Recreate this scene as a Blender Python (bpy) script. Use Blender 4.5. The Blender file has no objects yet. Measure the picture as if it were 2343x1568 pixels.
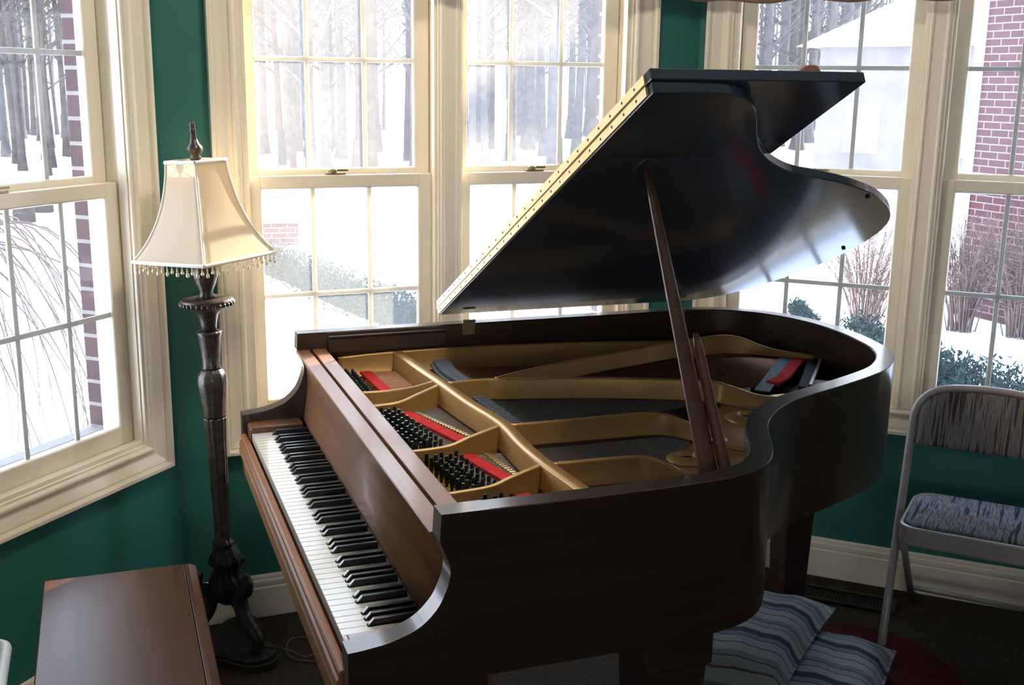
import bpy, math, random
from mathutils import Vector, Matrix
random.seed(7)
scene = bpy.context.scene
COL = scene.collection
PI = math.pi
sin, cos, rad = math.sin, math.cos, math.radians

# ------------------------------------------------------------------ helpers
def catmull(pts, n=6, closed=False):
    out = []
    m = len(pts)
    rng = range(m) if closed else range(m - 1)
    g = (lambda i: pts[i % m]) if closed else (lambda i: pts[max(0, min(m - 1, i))])
    for i in rng:
        p0, p1, p2, p3 = g(i - 1), g(i), g(i + 1), g(i + 2)
        for k in range(n):
            t = k / n
            out.append(tuple(.5 * ((2 * b) + (-a + c) * t + (2 * a - 5 * b + 4 * c - d) * t * t + (-a + 3 * b - 3 * c + d) * t ** 3)
                             for a, b, c, d in zip(p0, p1, p2, p3)))
    if not closed:
        out.append(tuple(pts[-1]))
    return out

class MB:
    """collects geometry; build() links it as ONE mesh object"""
    def __init__(s):
        s.v, s.f, s.m, s.sm = [], [], [], []
    def add(s, vs, fs, mi=0, smooth=False):
        o = len(s.v)
        s.v += [tuple(p) for p in vs]
        for f in fs:
            s.f.append([i + o for i in f]); s.m.append(mi); s.sm.append(smooth)
        return s
    def box(s, x0, x1, y0, y1, z0, z1, mi=0):
        x0, x1 = sorted((x0, x1)); y0, y1 = sorted((y0, y1)); z0, z1 = sorted((z0, z1))
        vs = [(x0, y0, z0), (x1, y0, z0), (x1, y1, z0), (x0, y1, z0), (x0, y0, z1), (x1, y0, z1), (x1, y1, z1), (x0, y1, z1)]
        return s.add(vs, [(3, 2, 1, 0), (4, 5, 6, 7), (0, 1, 5, 4), (1, 2, 6, 5), (2, 3, 7, 6), (3, 0, 4, 7)], mi)
    def hexa(s, bot, top, mi=0):
        return s.add(list(bot) + list(top), [(3, 2, 1, 0), (4, 5, 6, 7), (0, 1, 5, 4), (1, 2, 6, 5), (2, 3, 7, 6), (3, 0, 4, 7)], mi)
    def prism(s, poly, lo, hi, fn, mi=0, smooth=False):
        """poly of (a,b); fn(a,b,h)->xyz"""
        n = len(poly)
        vs = [fn(a, b, lo) for a, b in poly] + [fn(a, b, hi) for a, b in poly]
        o = len(s.v); s.v += vs
        area = sum(poly[i][0] * poly[(i + 1) % n][1] - poly[(i + 1) % n][0] * poly[i][1] for i in range(n))
        s.f.append([o + i for i in range(n)][::-1]); s.m.append(mi); s.sm.append(False)
        s.f.append([o + n + i for i in range(n)]); s.m.append(mi); s.sm.append(False)
        for i in range(n):
            j = (i + 1) % n
            s.f.append([o + i, o + j, o + n + j, o + n + i]); s.m.append(mi); s.sm.append(smooth)
        return s
    def loft(s, rings, closed=True, caps=True, mi=0, smooth=True):
        n = len(rings[0]); o = len(s.v)
        for r in rings: s.v += [tuple(p) for p in r]
        for k in range(len(rings) - 1):
            for i in range(n if closed else n - 1):
                j = (i + 1) % n
                s.f.append([o + k * n + i, o + k * n + j, o + (k + 1) * n + j, o + (k + 1) * n + i]); s.m.append(mi); s.sm.append(smooth)
        if caps:
            s.f.append([o + i for i in range(n)][::-1]); s.m.append(mi); s.sm.append(False)
            q = o + (len(rings) - 1) * n
            s.f.append([q + i for i in range(n)]); s.m.append(mi); s.sm.append(False)
        return s
    def tube(s, pts, r, n=8, mi=0, caps=True):
        pts = [Vector(p) for p in pts]
        rs = r if isinstance(r, (list, tuple)) else [r] * len(pts)
        rings = []; up = None
        for i, p in enumerate(pts):
            t = (pts[min(i + 1, len(pts) - 1)] - pts[max(i - 1, 0)]).normalized()
            if up is None:
                up = Vector((0, 0, 1)) if abs(t.z) < .9 else Vector((1, 0, 0))
            a = t.cross(up)
            a = a.normalized() if a.length > 1e-6 else Vector((1, 0, 0))
            b = a.cross(t).normalized(); up = b
            rings.append([p + (a * cos(2 * PI * k / n) + b * sin(2 * PI * k / n)) * rs[i] for k in range(n)])
        return s.loft(rings, True, caps, mi, True)
    def lathe(s, prof, n=24, c=(0, 0, 0), mi=0, flute=None, smooth=True):
        """prof of (r,z); flute(k_angle,z)->factor"""
        rings = []
        for r, z in prof:
            rings.append([(c[0] + r * (flute(2 * PI * k / n, z) if flute else 1) * cos(2 * PI * k / n),
                           c[1] + r * (flute(2 * PI * k / n, z) if flute else 1) * sin(2 * PI * k / n), c[2] + z) for k in range(n)])
        return s.loft(rings, True, True, mi, smooth)
    def ball(s, c, r, n=8, m=5, mi=0, sz=1.0):
        prof = [(max(1e-4, r * sin(PI * i / m)), -r * sz * cos(PI * i / m)) for i in range(m + 1)]
        return s.lathe(prof, n, c, mi)
    def mesh(s, name):
        me = bpy.data.meshes.new(name)
        me.from_pydata(s.v, [], s.f)
        me.polygons.foreach_set('material_index', s.m)
        me.polygons.foreach_set('use_smooth', s.sm)
        me.update()
        return me
    def build(s, name, mats, parent=None, bevel=0, seg=2, fix=True):
        me = s.mesh(name)
        for m in (mats if isinstance(mats, (list, tuple)) else [mats]): me.materials.append(m)
        if fix:
            import bmesh
            bm = bmesh.new(); bm.from_mesh(me); bmesh.ops.recalc_face_normals(bm, faces=bm.faces); bm.to_mesh(me); bm.free()
        o = bpy.data.objects.new(name, me); COL.objects.link(o)
        if parent: o.parent = parent
        if bevel:
            b = o.modifiers.new('bevel', 'BEVEL'); b.width = bevel; b.segments = seg; b.limit_method = 'ANGLE'; b.angle_limit = rad(40)
        return o

def empty(name, loc=(0, 0, 0), rz=0, parent=None):
    o = bpy.data.objects.new(name, None); COL.objects.link(o)
    o.location = loc; o.rotation_euler = (0, 0, rz); o.empty_display_size = .1
    if parent: o.parent = parent
    return o
def tag(o, label, cat, group=None, kind=None):
    o['label'] = label; o['category'] = cat
    if group: o['group'] = group
    if kind: o['kind'] = kind
    return o
def struct(o, label=None):
    o['kind'] = 'structure'
    if label: o['label'] = label
    return o

# ------------------------------------------------------------------ materials
def nt(name):
    m = bpy.data.materials.new(name); m.use_nodes = True
    t = m.node_tree; t.nodes.clear()
    out = t.nodes.new('ShaderNodeOutputMaterial')
    return m, t, out
def N(t, typ, **kw):
    n = t.nodes.new(typ)
    for k, v in kw.items():
        if k in n.inputs: n.inputs[k].default_value = v
        else: setattr(n, k, v)
    return n
def ramp(t, fac, stops, interp='LINEAR'):
    r = t.nodes.new('ShaderNodeValToRGB'); r.color_ramp.interpolation = interp
    el = r.color_ramp.elements
    while len(el) < len(stops): el.new(.5)
    for e, (p, c) in zip(el, stops):
        e.position = p; e.color = (*c, 1)
    t.links.new(fac, r.inputs[0]); return r.outputs[0]
def objco(t, scale=(1, 1, 1), rot=(0, 0, 0)):
    tc = t.nodes.new('ShaderNodeTexCoord'); mp = t.nodes.new('ShaderNodeMapping')
    mp.inputs['Scale'].default_value = scale; mp.inputs['Rotation'].default_value = rot
    t.links.new(tc.outputs['Object'], mp.inputs[0]); return mp.outputs[0]
def plain(name, col, rough=.5, metal=0, coat=0, var=.06, scale=8, bump=0, bscale=60, spec=.5, coatr=.1):
    m, t, out = nt(name)
    b = N(t, 'ShaderNodeBsdfPrincipled', Roughness=rough, Metallic=metal)
    b.inputs['Coat Weight'].default_value = coat; b.inputs['Coat Roughness'].default_value = coatr
    b.inputs['Specular IOR Level'].default_value = spec
    co = objco(t)
    no = N(t, 'ShaderNodeTexNoise', Scale=scale, Detail=4.0); t.links.new(co, no.inputs['Vector'])
    lo = tuple(max(0, c * (1 - var)) for c in col); hi = tuple(min(1, c * (1 + var)) for c in col)
    t.links.new(ramp(t, no.outputs[0], [(.3, lo), (.7, hi)]), b.inputs['Base Color'])
    if bump:
        nb = N(t, 'ShaderNodeTexNoise', Scale=bscale, Detail=3.0); t.links.new(co, nb.inputs['Vector'])
        bp = N(t, 'ShaderNodeBump', Strength=bump, Distance=.004); t.links.new(nb.outputs[0], bp.inputs['Height']); t.links.new(bp.outputs[0], b.inputs['Normal'])
    t.links.new(b.outputs[0], out.inputs[0]); return m
def wood(name, lo, hi, axis=0, rough=.32, coat=.4, fine=40, coatr=.12, spec=.5):
    m, t, out = nt(name)
    sc = [fine] * 3; sc[axis] = 1.6
    co = objco(t, tuple(sc))
    no = N(t, 'ShaderNodeTexNoise', Scale=1.0, Detail=8.0, Roughness=.62, Distortion=.6); t.links.new(co, no.inputs['Vector'])
    sc2 = [7] * 3; sc2[axis] = .5
    n2 = N(t, 'ShaderNodeTexNoise', Scale=1.0, Detail=3.0, Distortion=1.2); t.links.new(objco(t, tuple(sc2)), n2.inputs['Vector'])
    mx = N(t, 'ShaderNodeMix', data_type='FLOAT'); mx.inputs[0].default_value = .45
    t.links.new(no.outputs[0], mx.inputs[2]); t.links.new(n2.outputs[0], mx.inputs[3])
    b = N(t, 'ShaderNodeBsdfPrincipled', Roughness=rough)
    b.inputs['Coat Weight'].default_value = coat; b.inputs['Coat Roughness'].default_value = coatr
    b.inputs['Specular IOR Level'].default_value = spec
    t.links.new(ramp(t, mx.outputs[0], [(.32, lo), (.68, hi)]), b.inputs['Base Color'])
    bp = N(t, 'ShaderNodeBump', Strength=.04, Distance=.002); t.links.new(no.outputs[0], bp.inputs['Height']); t.links.new(bp.outputs[0], b.inputs['Normal'])
    t.links.new(b.outputs[0], out.inputs[0]); return m
def brickmat(name, c1, c2, mortar):
    m, t, out = nt(name)
    tc = t.nodes.new('ShaderNodeTexCoord'); sp = t.nodes.new('ShaderNodeSeparateXYZ'); t.links.new(tc.outputs['Object'], sp.inputs[0])
    ad = N(t, 'ShaderNodeMath', operation='ADD'); t.links.new(sp.outputs[0], ad.inputs[0]); t.links.new(sp.outputs[1], ad.inputs[1])
    cb = t.nodes.new('ShaderNodeCombineXYZ'); t.links.new(ad.outputs[0], cb.inputs[0]); t.links.new(sp.outputs[2], cb.inputs[1])
    br = t.nodes.new('ShaderNodeTexBrick')
    br.inputs['Scale'].default_value = 1; br.inputs['Brick Width'].default_value = .205; br.inputs['Row Height'].default_value = .0675
    br.inputs['Mortar Size'].default_value = .006; br.inputs['Mortar Smooth'].default_value = .2
    br.inputs['Color1'].default_value = (*c1, 1); br.inputs['Color2'].default_value = (*c2, 1); br.inputs['Mortar'].default_value = (*mortar, 1)
    t.links.new(cb.outputs[0], br.inputs['Vector'])
    b = N(t, 'ShaderNodeBsdfPrincipled', Roughness=.9)
    t.links.new(br.outputs['Color'], b.inputs['Base Color'])
    bp = N(t, 'ShaderNodeBump', Strength=.5, Distance=.006, invert=True); t.links.new(br.outputs['Fac'], bp.inputs['Height']); t.links.new(bp.outputs[0], b.inputs['Normal'])
    t.links.new(b.outputs[0], out.inputs[0]); return m
def translucent(name, col, tcol, f=.45, rough=.9, bump=.15, bscale=300):
    m, t, out = nt(name)
    co = objco(t)
    no = N(t, 'ShaderNodeTexNoise', Scale=bscale, Detail=2.0); t.links.new(co, no.inputs['Vector'])
    bp = N(t, 'ShaderNodeBump', Strength=bump, Distance=.001); t.links.new(no.outputs[0], bp.inputs['Height'])
    d = N(t, 'ShaderNodeBsdfDiffuse', Color=(*col, 1)); tr = N(t, 'ShaderNodeBsdfTranslucent', Color=(*tcol, 1))
    t.links.new(bp.outputs[0], d.inputs['Normal'])
    mx = N(t, 'ShaderNodeMixShader', Fac=f); t.links.new(d.outputs[0], mx.inputs[1]); t.links.new(tr.outputs[0], mx.inputs[2])
    t.links.new(mx.outputs[0], out.inputs[0]); return m
def glass(name, dust, col=(1, 1, 1), dustcol=(1, 1, 1), refl=.06):
    """thin window pane: mostly clear, a film of dust that scatters the low sun, a faint reflection"""
    m, t, out = nt(name)
    tr = N(t, 'ShaderNodeBsdfTransparent', Color=(*col, 1))
    tl = N(t, 'ShaderNodeBsdfTranslucent', Color=(*dustcol, 1))
    gl = N(t, 'ShaderNodeBsdfGlossy', Roughness=.01)
    no = N(t, 'ShaderNodeTexNoise', Scale=3.0, Detail=6.0); t.links.new(objco(t), no.inputs['Vector'])
    mr = N(t, 'ShaderNodeMapRange'); mr.inputs['From Min'].default_value = .3; mr.inputs['From Max'].default_value = .7
    mr.inputs['To Min'].default_value = dust * .8; mr.inputs['To Max'].default_value = dust * 1.2
    t.links.new(no.outputs[0], mr.inputs[0])
    m1 = t.nodes.new('ShaderNodeMixShader'); t.links.new(mr.outputs[0], m1.inputs[0]); t.links.new(tr.outputs[0], m1.inputs[1]); t.links.new(tl.outputs[0], m1.inputs[2])
    fr = N(t, 'ShaderNodeLayerWeight', Blend=.12)
    mu = N(t, 'ShaderNodeMath', operation='MULTIPLY'); mu.inputs[1].default_value = refl / .06; t.links.new(fr.outputs[0], mu.inputs[0])
    m2 = t.nodes.new('ShaderNodeMixShader'); t.links.new(mu.outputs[0], m2.inputs[0]); t.links.new(m1.outputs[0], m2.inputs[1]); t.links.new(gl.outputs[0], m2.inputs[2])
    t.links.new(m2.outputs[0], out.inputs[0]); return m

M = {}
M['green'] = plain('green_paint', (.024, .160, .132), .55, var=.04, bump=.06, bscale=220)
M['trim'] = plain('cream_gloss_paint', (.86, .78, .62), .34, var=.02, scale=3)
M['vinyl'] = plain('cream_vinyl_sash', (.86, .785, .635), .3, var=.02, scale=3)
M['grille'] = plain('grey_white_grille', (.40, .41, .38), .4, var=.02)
M['outwhite'] = plain('white_exterior_trim', (.85, .85, .83), .5, var=.02)
M['ceil'] = plain('ceiling_paint', (.90, .87, .80), .9, var=.02)
M['beige'] = plain('far_room_paint', (.24, .23, .21), .9, var=.03)
M['carpet'] = plain('taupe_carpet', (.048, .038, .027), .98, var=.35, scale=90, bump=.9, bscale=260, spec=.1)
M['walnut'] = wood('walnut_along_length', (.105, .042, .018), (.235, .104, .044), 0, .34, .45)
M['walnut_y'] = wood('walnut_along_keyboard', (.125, .048, .018), (.285, .124, .046), 1, .40, .25)
M['slip'] = wood('worn_walnut_slip', (.20, .075, .022), (.36, .155, .055), 1, .50, 0, spec=.3)
M['walnut_z'] = wood('walnut_upright', (.085, .034, .016), (.18, .08, .036), 2, .36, .35)
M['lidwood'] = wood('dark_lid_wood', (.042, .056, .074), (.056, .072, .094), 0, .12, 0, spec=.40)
M['rimdark'] = wood('dark_case_wood', (.024, .014, .010), (.046, .025, .017), 0, .36, .45)
M['bench'] = wood('walnut_bench_top', (.038, .015, .006), (.090, .036, .013), 1, .30, 0, fine=30, spec=.16)
M['ivory'] = plain('ivory_key_tops', (.58, .55, .47), .22, var=.03, coat=.3)
M['ebony'] = plain('ebony_keys', (.012, .014, .016), .3, var=.1, coat=.2)
M['gold'] = plain('bronze_gold_plate_paint', (.40, .235, .075), .36, metal=.45, var=.08, scale=14)
M['brass'] = plain('brass', (.78, .62, .32), .3, metal=.9, var=.05)
M['hingebrass'] = plain('worn_brass_hinge', (.80, .60, .26), .42, metal=.45, var=.05, scale=30)
M['lockbrass'] = plain('tarnished_lock', (.30, .27, .15), .4, metal=.6)
M['steel'] = plain('steel', (.62, .63, .64), .25, metal=1)
M['pin'] = plain('blued_tuning_pins', (.025, .045, .048), .22, metal=.6, var=.2)
M['redfelt'] = plain('red_felt', (.55, .035, .035), .95, var=.15, scale=60, bump=.3, bscale=400, spec=.1)
M['greyfelt'] = plain('grey_blue_damper_felt', (.10, .115, .135), .7, var=.25, scale=80)
M['bluefelt'] = plain('blue_grey_felt', (.16, .21, .25), .9, var=.2, scale=90)
M['blackfelt'] = plain('dark_felt', (.02, .025, .028), .9)
M['soundboard'] = wood('soundboard_spruce', (.030, .016, .008), (.050, .028, .014), 0, .45, .1)
M['copper'] = plain('copper_wound_strings', (.26, .12, .065), .38, metal=.8, var=.1, scale=40)
M['wire'] = plain('steel_piano_wire', (.34, .31, .29), .35, metal=.8, var=.1, scale=40)
M['dark'] = plain('dark_screw_and_hole_shade', (.010, .009, .009), .7)
M['shade'] = translucent('cream_silk_shade', (.72, .68, .60), (.92, .79, .52), .50)
M['shadetrim'] = translucent('cream_shade_piping', (.88, .85, .76), (.8, .74, .6), .15)
M['bead'] = plain('glass_beads', (.75, .66, .45), .15, var=.15, coat=.6)
M['lampmetal'] = plain('antique_bronze_resin', (.048, .038, .031), .38, metal=.35, var=.5, scale=45, bump=.35, bscale=90, coat=.2)
M['lampdark'] = plain('antique_bronze_base', (.022, .019, .017), .5, metal=.3, var=.5, scale=50, bump=.6, bscale=80)
M['snow'] = plain('snow', (.88, .88, .90), .8, var=.02, scale=.6, bump=.15, bscale=1.2, spec=.2)
M['bark'] = plain('bare_bark', (.060, .048, .042), .95, var=.35, scale=5, spec=.1)
M['barkgrey'] = plain('grey_bark', (.085, .078, .076), .95, var=.3, scale=5, spec=.1)
M['twig'] = plain('reddish_twigs', (.15, .105, .09), .9, var=.3, scale=6, spec=.1)
M['twigpale'] = plain('pale_twigs', (.12, .095, .085), .9, var=.3, scale=6, spec=.1)
M['hedge'] = plain('evergreen_needles', (.012, .032, .028), .85, var=.5, scale=14, spec=.2)
M['brick'] = brickmat('red_brick', (.065, .017, .020), (.050, .0135, .017), (.17, .155, .155))
M['brickreveal'] = brickmat('red_brick_reveal', (.070, .034, .036), (.052, .026, .030), (.20, .19, .185))
M['siding'] = plain('grey_house_wall', (.20, .18, .17), .9, var=.15, scale=2)
M['tube'] = plain('taupe_enamel_metal', (.30, .265, .255), .38, var=.05, coat=.2)
M['rubber'] = plain('black_rubber', (.015, .015, .015), .7)
M['vent'] = plain('bronze_register', (.030, .028, .024), .5, metal=.4)
M['valance'] = translucent('cream_valance', (.62, .54, .42), (.7, .55, .36), .25)
M['valtrim'] = plain('brown_valance_binding', (.20, .115, .07), .9, var=.2)
M['cord'] = plain('brown_cord', (.10, .085, .05), .5)
M['redmat'] = plain('dark_red_mat', (.060, .014, .014), .95, var=.2, scale=60, bump=.4, bscale=300, spec=.1)
M['tan'] = plain('tan_board', (.42, .26, .14), .6, var=.1)
M['whiteedge'] = plain('white_rounded_edge', (.72, .76, .80), .4, var=.04)
M['glassclear'] = glass('window_glass_clear', .006)
M['glassdusty'] = glass('window_glass_dusty', .036, dustcol=(1, .98, .95))
M['glassright'] = glass('window_glass_cleaner', .008, dustcol=(1, .98, .95))
M['glassrightup'] = glass('window_glass_sun_side', .022, dustcol=(1, .97, .93))
M['glassdustyup'] = glass('window_glass_dustier', .042, dustcol=(1, .97, .93))

def stripes(name, axis, period, stops, rough=.95, wob=.0, bump=.3):
    m, t, out = nt(name)
    tc = t.nodes.new('ShaderNodeTexCoord'); sp = t.nodes.new('ShaderNodeSeparateXYZ'); t.links.new(tc.outputs['Object'], sp.inputs[0])
    mu = N(t, 'ShaderNodeMath', operation='MULTIPLY'); mu.inputs[1].default_value = 1 / period; t.links.new(sp.outputs[axis], mu.inputs[0])
    fr = N(t, 'ShaderNodeMath', operation='FRACT'); t.links.new(mu.outputs[0], fr.inputs[0])
    col = ramp(t, fr.outputs[0], stops, 'CONSTANT')
    b = N(t, 'ShaderNodeBsdfPrincipled', Roughness=rough); b.inputs['Specular IOR Level'].default_value = .15
    t.links.new(col, b.inputs['Base Color'])
    no = N(t, 'ShaderNodeTexNoise', Scale=500.0); t.links.new(tc.outputs['Object'], no.inputs['Vector'])
    bp = N(t, 'ShaderNodeBump', Strength=bump, Distance=.001); t.links.new(no.outputs[0], bp.inputs['Height']); t.links.new(bp.outputs[0], b.inputs['Normal'])
    t.links.new(b.outputs[0], out.inputs[0]); return m
lt, bl, dk, br_ = (.195, .205, .195), (.10, .128, .148), (.028, .036, .050), (.075, .045, .038)
M['cushion'] = stripes('striped_cushion_cloth', 1, .21, [(0, lt), (.16, br_), (.18, lt), (.34, dk), (.36, bl), (.46, dk), (.58, bl), (.60, lt), (.74, br_), (.76, (.165, .17, .165)), (.88, dk), (.90, bl)])
def streaks(name, across, along, pal, fa=130, fl=22):
    m, t, out = nt(name)
    sc = [8, 8, 8]; sc[across] = fa; sc[along] = fl
    no = N(t, 'ShaderNodeTexNoise', Scale=1.0, Detail=2.0, Roughness=.6); t.links.new(objco(t, tuple(sc)), no.inputs['Vector'])
    st = [(.36 + .28 * i / (len(pal) - 1), c) for i, c in enumerate(pal)]
    b = N(t, 'ShaderNodeBsdfPrincipled', Roughness=.95); b.inputs['Specular IOR Level'].default_value = .15
    t.links.new(ramp(t, no.outputs[0], st), b.inputs['Base Color'])
    bp = N(t, 'ShaderNodeBump', Strength=.4, Distance=.002); t.links.new(no.outputs[0], bp.inputs['Height']); t.links.new(bp.outputs[0], b.inputs['Normal'])
    t.links.new(b.outputs[0], out.inputs[0]); return m
pal = [(.02, .027, .04), (.05, .085, .125), (.19, .21, .235), (.075, .065, .06), (.24, .215, .20), (.06, .11, .155), (.03, .03, .04)]
M['seatcloth'] = streaks('woven_seat_cloth', 0, 1, pal, 60, 3.5)
M['backcloth'] = streaks('woven_back_cloth', 0, 2, [(.04, .035, .035), (.10, .085, .075), (.21, .17, .14), (.10, .12, .15), (.25, .21, .18), (.05, .05, .055)], 85, 3)

# ------------------------------------------------------------------ camera
F, PITCH, ROLL, H = 2585.15, .22559, .01344, 1.66152
fwd = Vector((0, cos(PITCH), -sin(PITCH))); up0 = Vector((0, sin(PITCH), cos(PITCH))); ri0 = Vector((1, 0, 0))
ri = ri0 * cos(ROLL) + up0 * sin(ROLL); up = -ri0 * sin(ROLL) + up0 * cos(ROLL)
cam = bpy.data.cameras.new('camera'); co_ = bpy.data.objects.new('camera', cam); COL.objects.link(co_)
co_.matrix_world = Matrix(((ri.x, up.x, -fwd.x, 0), (ri.y, up.y, -fwd.y, 0), (ri.z, up.z, -fwd.z, H), (0, 0, 0, 1)))
cam.sensor_width = 36; cam.lens = F / 2343 * 36; cam.clip_start = .05; cam.clip_end = 500
scene.camera = co_
def ray(x, y): return fwd + ri * ((x - 1171.5) / F) + up * ((784 - y) / F)
def at(x, y, dist):
    """world point seen at photo pixel x,y at a horizontal distance"""
    r = ray(x, y); return Vector((0, 0, H)) + r * (dist / math.hypot(r.x, r.y))
def ground(x, dist):
    r = ray(x, 600); k = dist / math.hypot(r.x, r.y); return Vector((r.x * k, r.y * k, 0))

# ------------------------------------------------------------------ room shell
TL, TB, TR = 1.1687, .38517, -.3995
PL_, PB, PR = (-1.09899, 2.98691), (-.55782, 3.40264), (.89601, 3.7535)
WALL = dict(left=(PL_, TL), back=(PB, TB), right=(PR, TR))
ZGB, ZGT, ZUB, ZUT = .6944, 1.3460, 1.3983, 2.05          # glass bottoms and tops
GW = {'left': [(-.414, .0762)], 'back': [(-.1930, .2970), (.4668, .9508)], 'right': [(-.1418, .3522), (.5200, 1.0120)]}
CASE = {'left': (-.5500, .2034), 'back': (-.3381, 1.0885), 'right': (-.2847, 1.1570)}
SPAN = {'left': (-1.75, .2584), 'back': (-.4752, 1.2583), 'right': (-.3127, 1.75)}
ZC0, ZC1 = .5502, 2.194
CEIL = 2.62
def wall_root(w, name):
    (p, t) = WALL[w]; return empty(name, (p[0], p[1], 0), t)
EXT = {'left': (0, .074), 'back': (.074, .074), 'right': (.074, 0)}
for w in ('left', 'back', 'right'):
    g = GW[w]; o0, o1 = g[0][0] - .062, g[-1][1] + .062; s0, s1 = SPAN[w]
    b = MB()
    b.box(s0, s1, 0, .10, 0, .622); b.box(s0, s1, 0, .10, 2.112, CEIL); b.box(s0, o0, 0, .10, .622, 2.112); b.box(o1, s1, 0, .10, .622, 2.112)
    ob = b.build('wall_' + w, M['green']); (p, t) = WALL[w]; ob.location = (p[0], p[1], 0); ob.rotation_euler = (0, 0, t)
    struct(ob, 'green painted bay wall under the %s windows' % w)
    # brick outside
    e0, e1 = s0 - EXT[w][0], s1 + EXT[w][1]; q0, q1 = g[0][0] - .024, g[-1][1] + .024
    b = MB(); y0, y1 = .131, .178
    b.box(e0, e1, y0, y1, -.6, .672); b.box(e0, e1, y0, y1, 2.075, 2.9); b.box(e0, q0, y0, y1, .672, 2.075); b.box(q1, e1, y0, y1, .672, 2.075)
    ob = b.build('wall_%s_brick' % w, M['brickreveal']); ob.location = (p[0], p[1], 0); ob.rotation_euler = (0, 0, t)
    struct(ob, 'brick outer face of the bay around the %s windows' % w)
# casings (picture frame, mitred)
def ring(mb, a0, a1, z0, z1, prof, mi=0, smooth=False):
    """sweep prof of (inset, depth) round a rectangle in the s-z plane"""
    cor = [(a0, z0, 1, 1), (a1, z0, -1, 1), (a1, z1, -1, -1), (a0, z1, 1, -1)]
    rings = [[(a + sx * w_, d, z + sz * w_) for w_, d in prof] for a, z, sx, sz in cor]
    n = len(prof); o = len(mb.v)
    for r in rings: mb.v += r
    for k in range(4):
        k2 = (k + 1) % 4
        for i in range(n):
            j = (i + 1) % n
            mb.f.append([o + k * n + i, o + k * n + j, o + k2 * n + j, o + k2 * n + i]); mb.m.append(mi); mb.sm.append(smooth)
def rect(w0, w1, d0, d1): return [(w0, d0), (w0, d1), (w1, d1), (w1, d0)]
CPROF = [(0, 0), (0, -.036), (.011, -.036), (.014, -.031), (.016, -.021), (.021, -.024), (.027, -.022), (.048, -.012), (.060, -.011), (.063, -.019), (.070, -.021), (.076, -.018), (.079, -.010), (.086, -.010), (.086, 0)]
for i, w in enumerate(('left', 'back', 'right')):
    a0, a1 = CASE[w]; b = MB()
    ring(b, a0, a1, ZC0, ZC1, CPROF)
    g = GW[w]
    if len(g) == 2:   # mullion cover between the paired windows
        m0, m1 = g[0][1] + .047, g[1][0] - .047
        pf = [(m0, 0), (m0, -.010), (m0 + .006, -.010), (m0 + .010, -.016), (m0 + .016, -.016), (m0 + .020, -.012), (m1 - .020, -.012), (m1 - .016, -.016), (m1 - .010, -.016), (m1 - .006, -.010), (m1, -.010), (m1, 0)]
        b.prism(pf, ZC0 + .083, ZC1 - .083, lambda a, c, h: (a, c, h))
    ob = b.build('trim_%d' % (i + 1), M['trim'], bevel=.0015); (p, t) = WALL[w]; ob.location = (p[0], p[1], 0); ob.rotation_euler = (0, 0, t)
    struct(ob, 'cream moulded casing round the %s windows' % w)
# baseboards
BPROF = [(0, 0), (-.016, 0), (-.016, .098), (-.012, .102), (-.014, .108), (-.014, .120), (-.009, .126), (-.009, .133), (-.004, .140), (0, .140)]
BB = {'left': (-1.75, .252), 'back': (-.468, 1.252), 'right': (-.306, 1.75)}
for w in ('left', 'back', 'right'):
    a0, a1 = BB[w]; b = MB(); b.prism(BPROF, a0, a1, lambda a, c, h: (h, a, c))
    ob = b.build('baseboard_' + w, M['trim'], bevel=.0012); (p, t) = WALL[w]; ob.location = (p[0], p[1], 0); ob.rotation_euler = (0, 0, t)
    struct(ob, 'cream moulded baseboard under the %s windows' % w)
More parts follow.
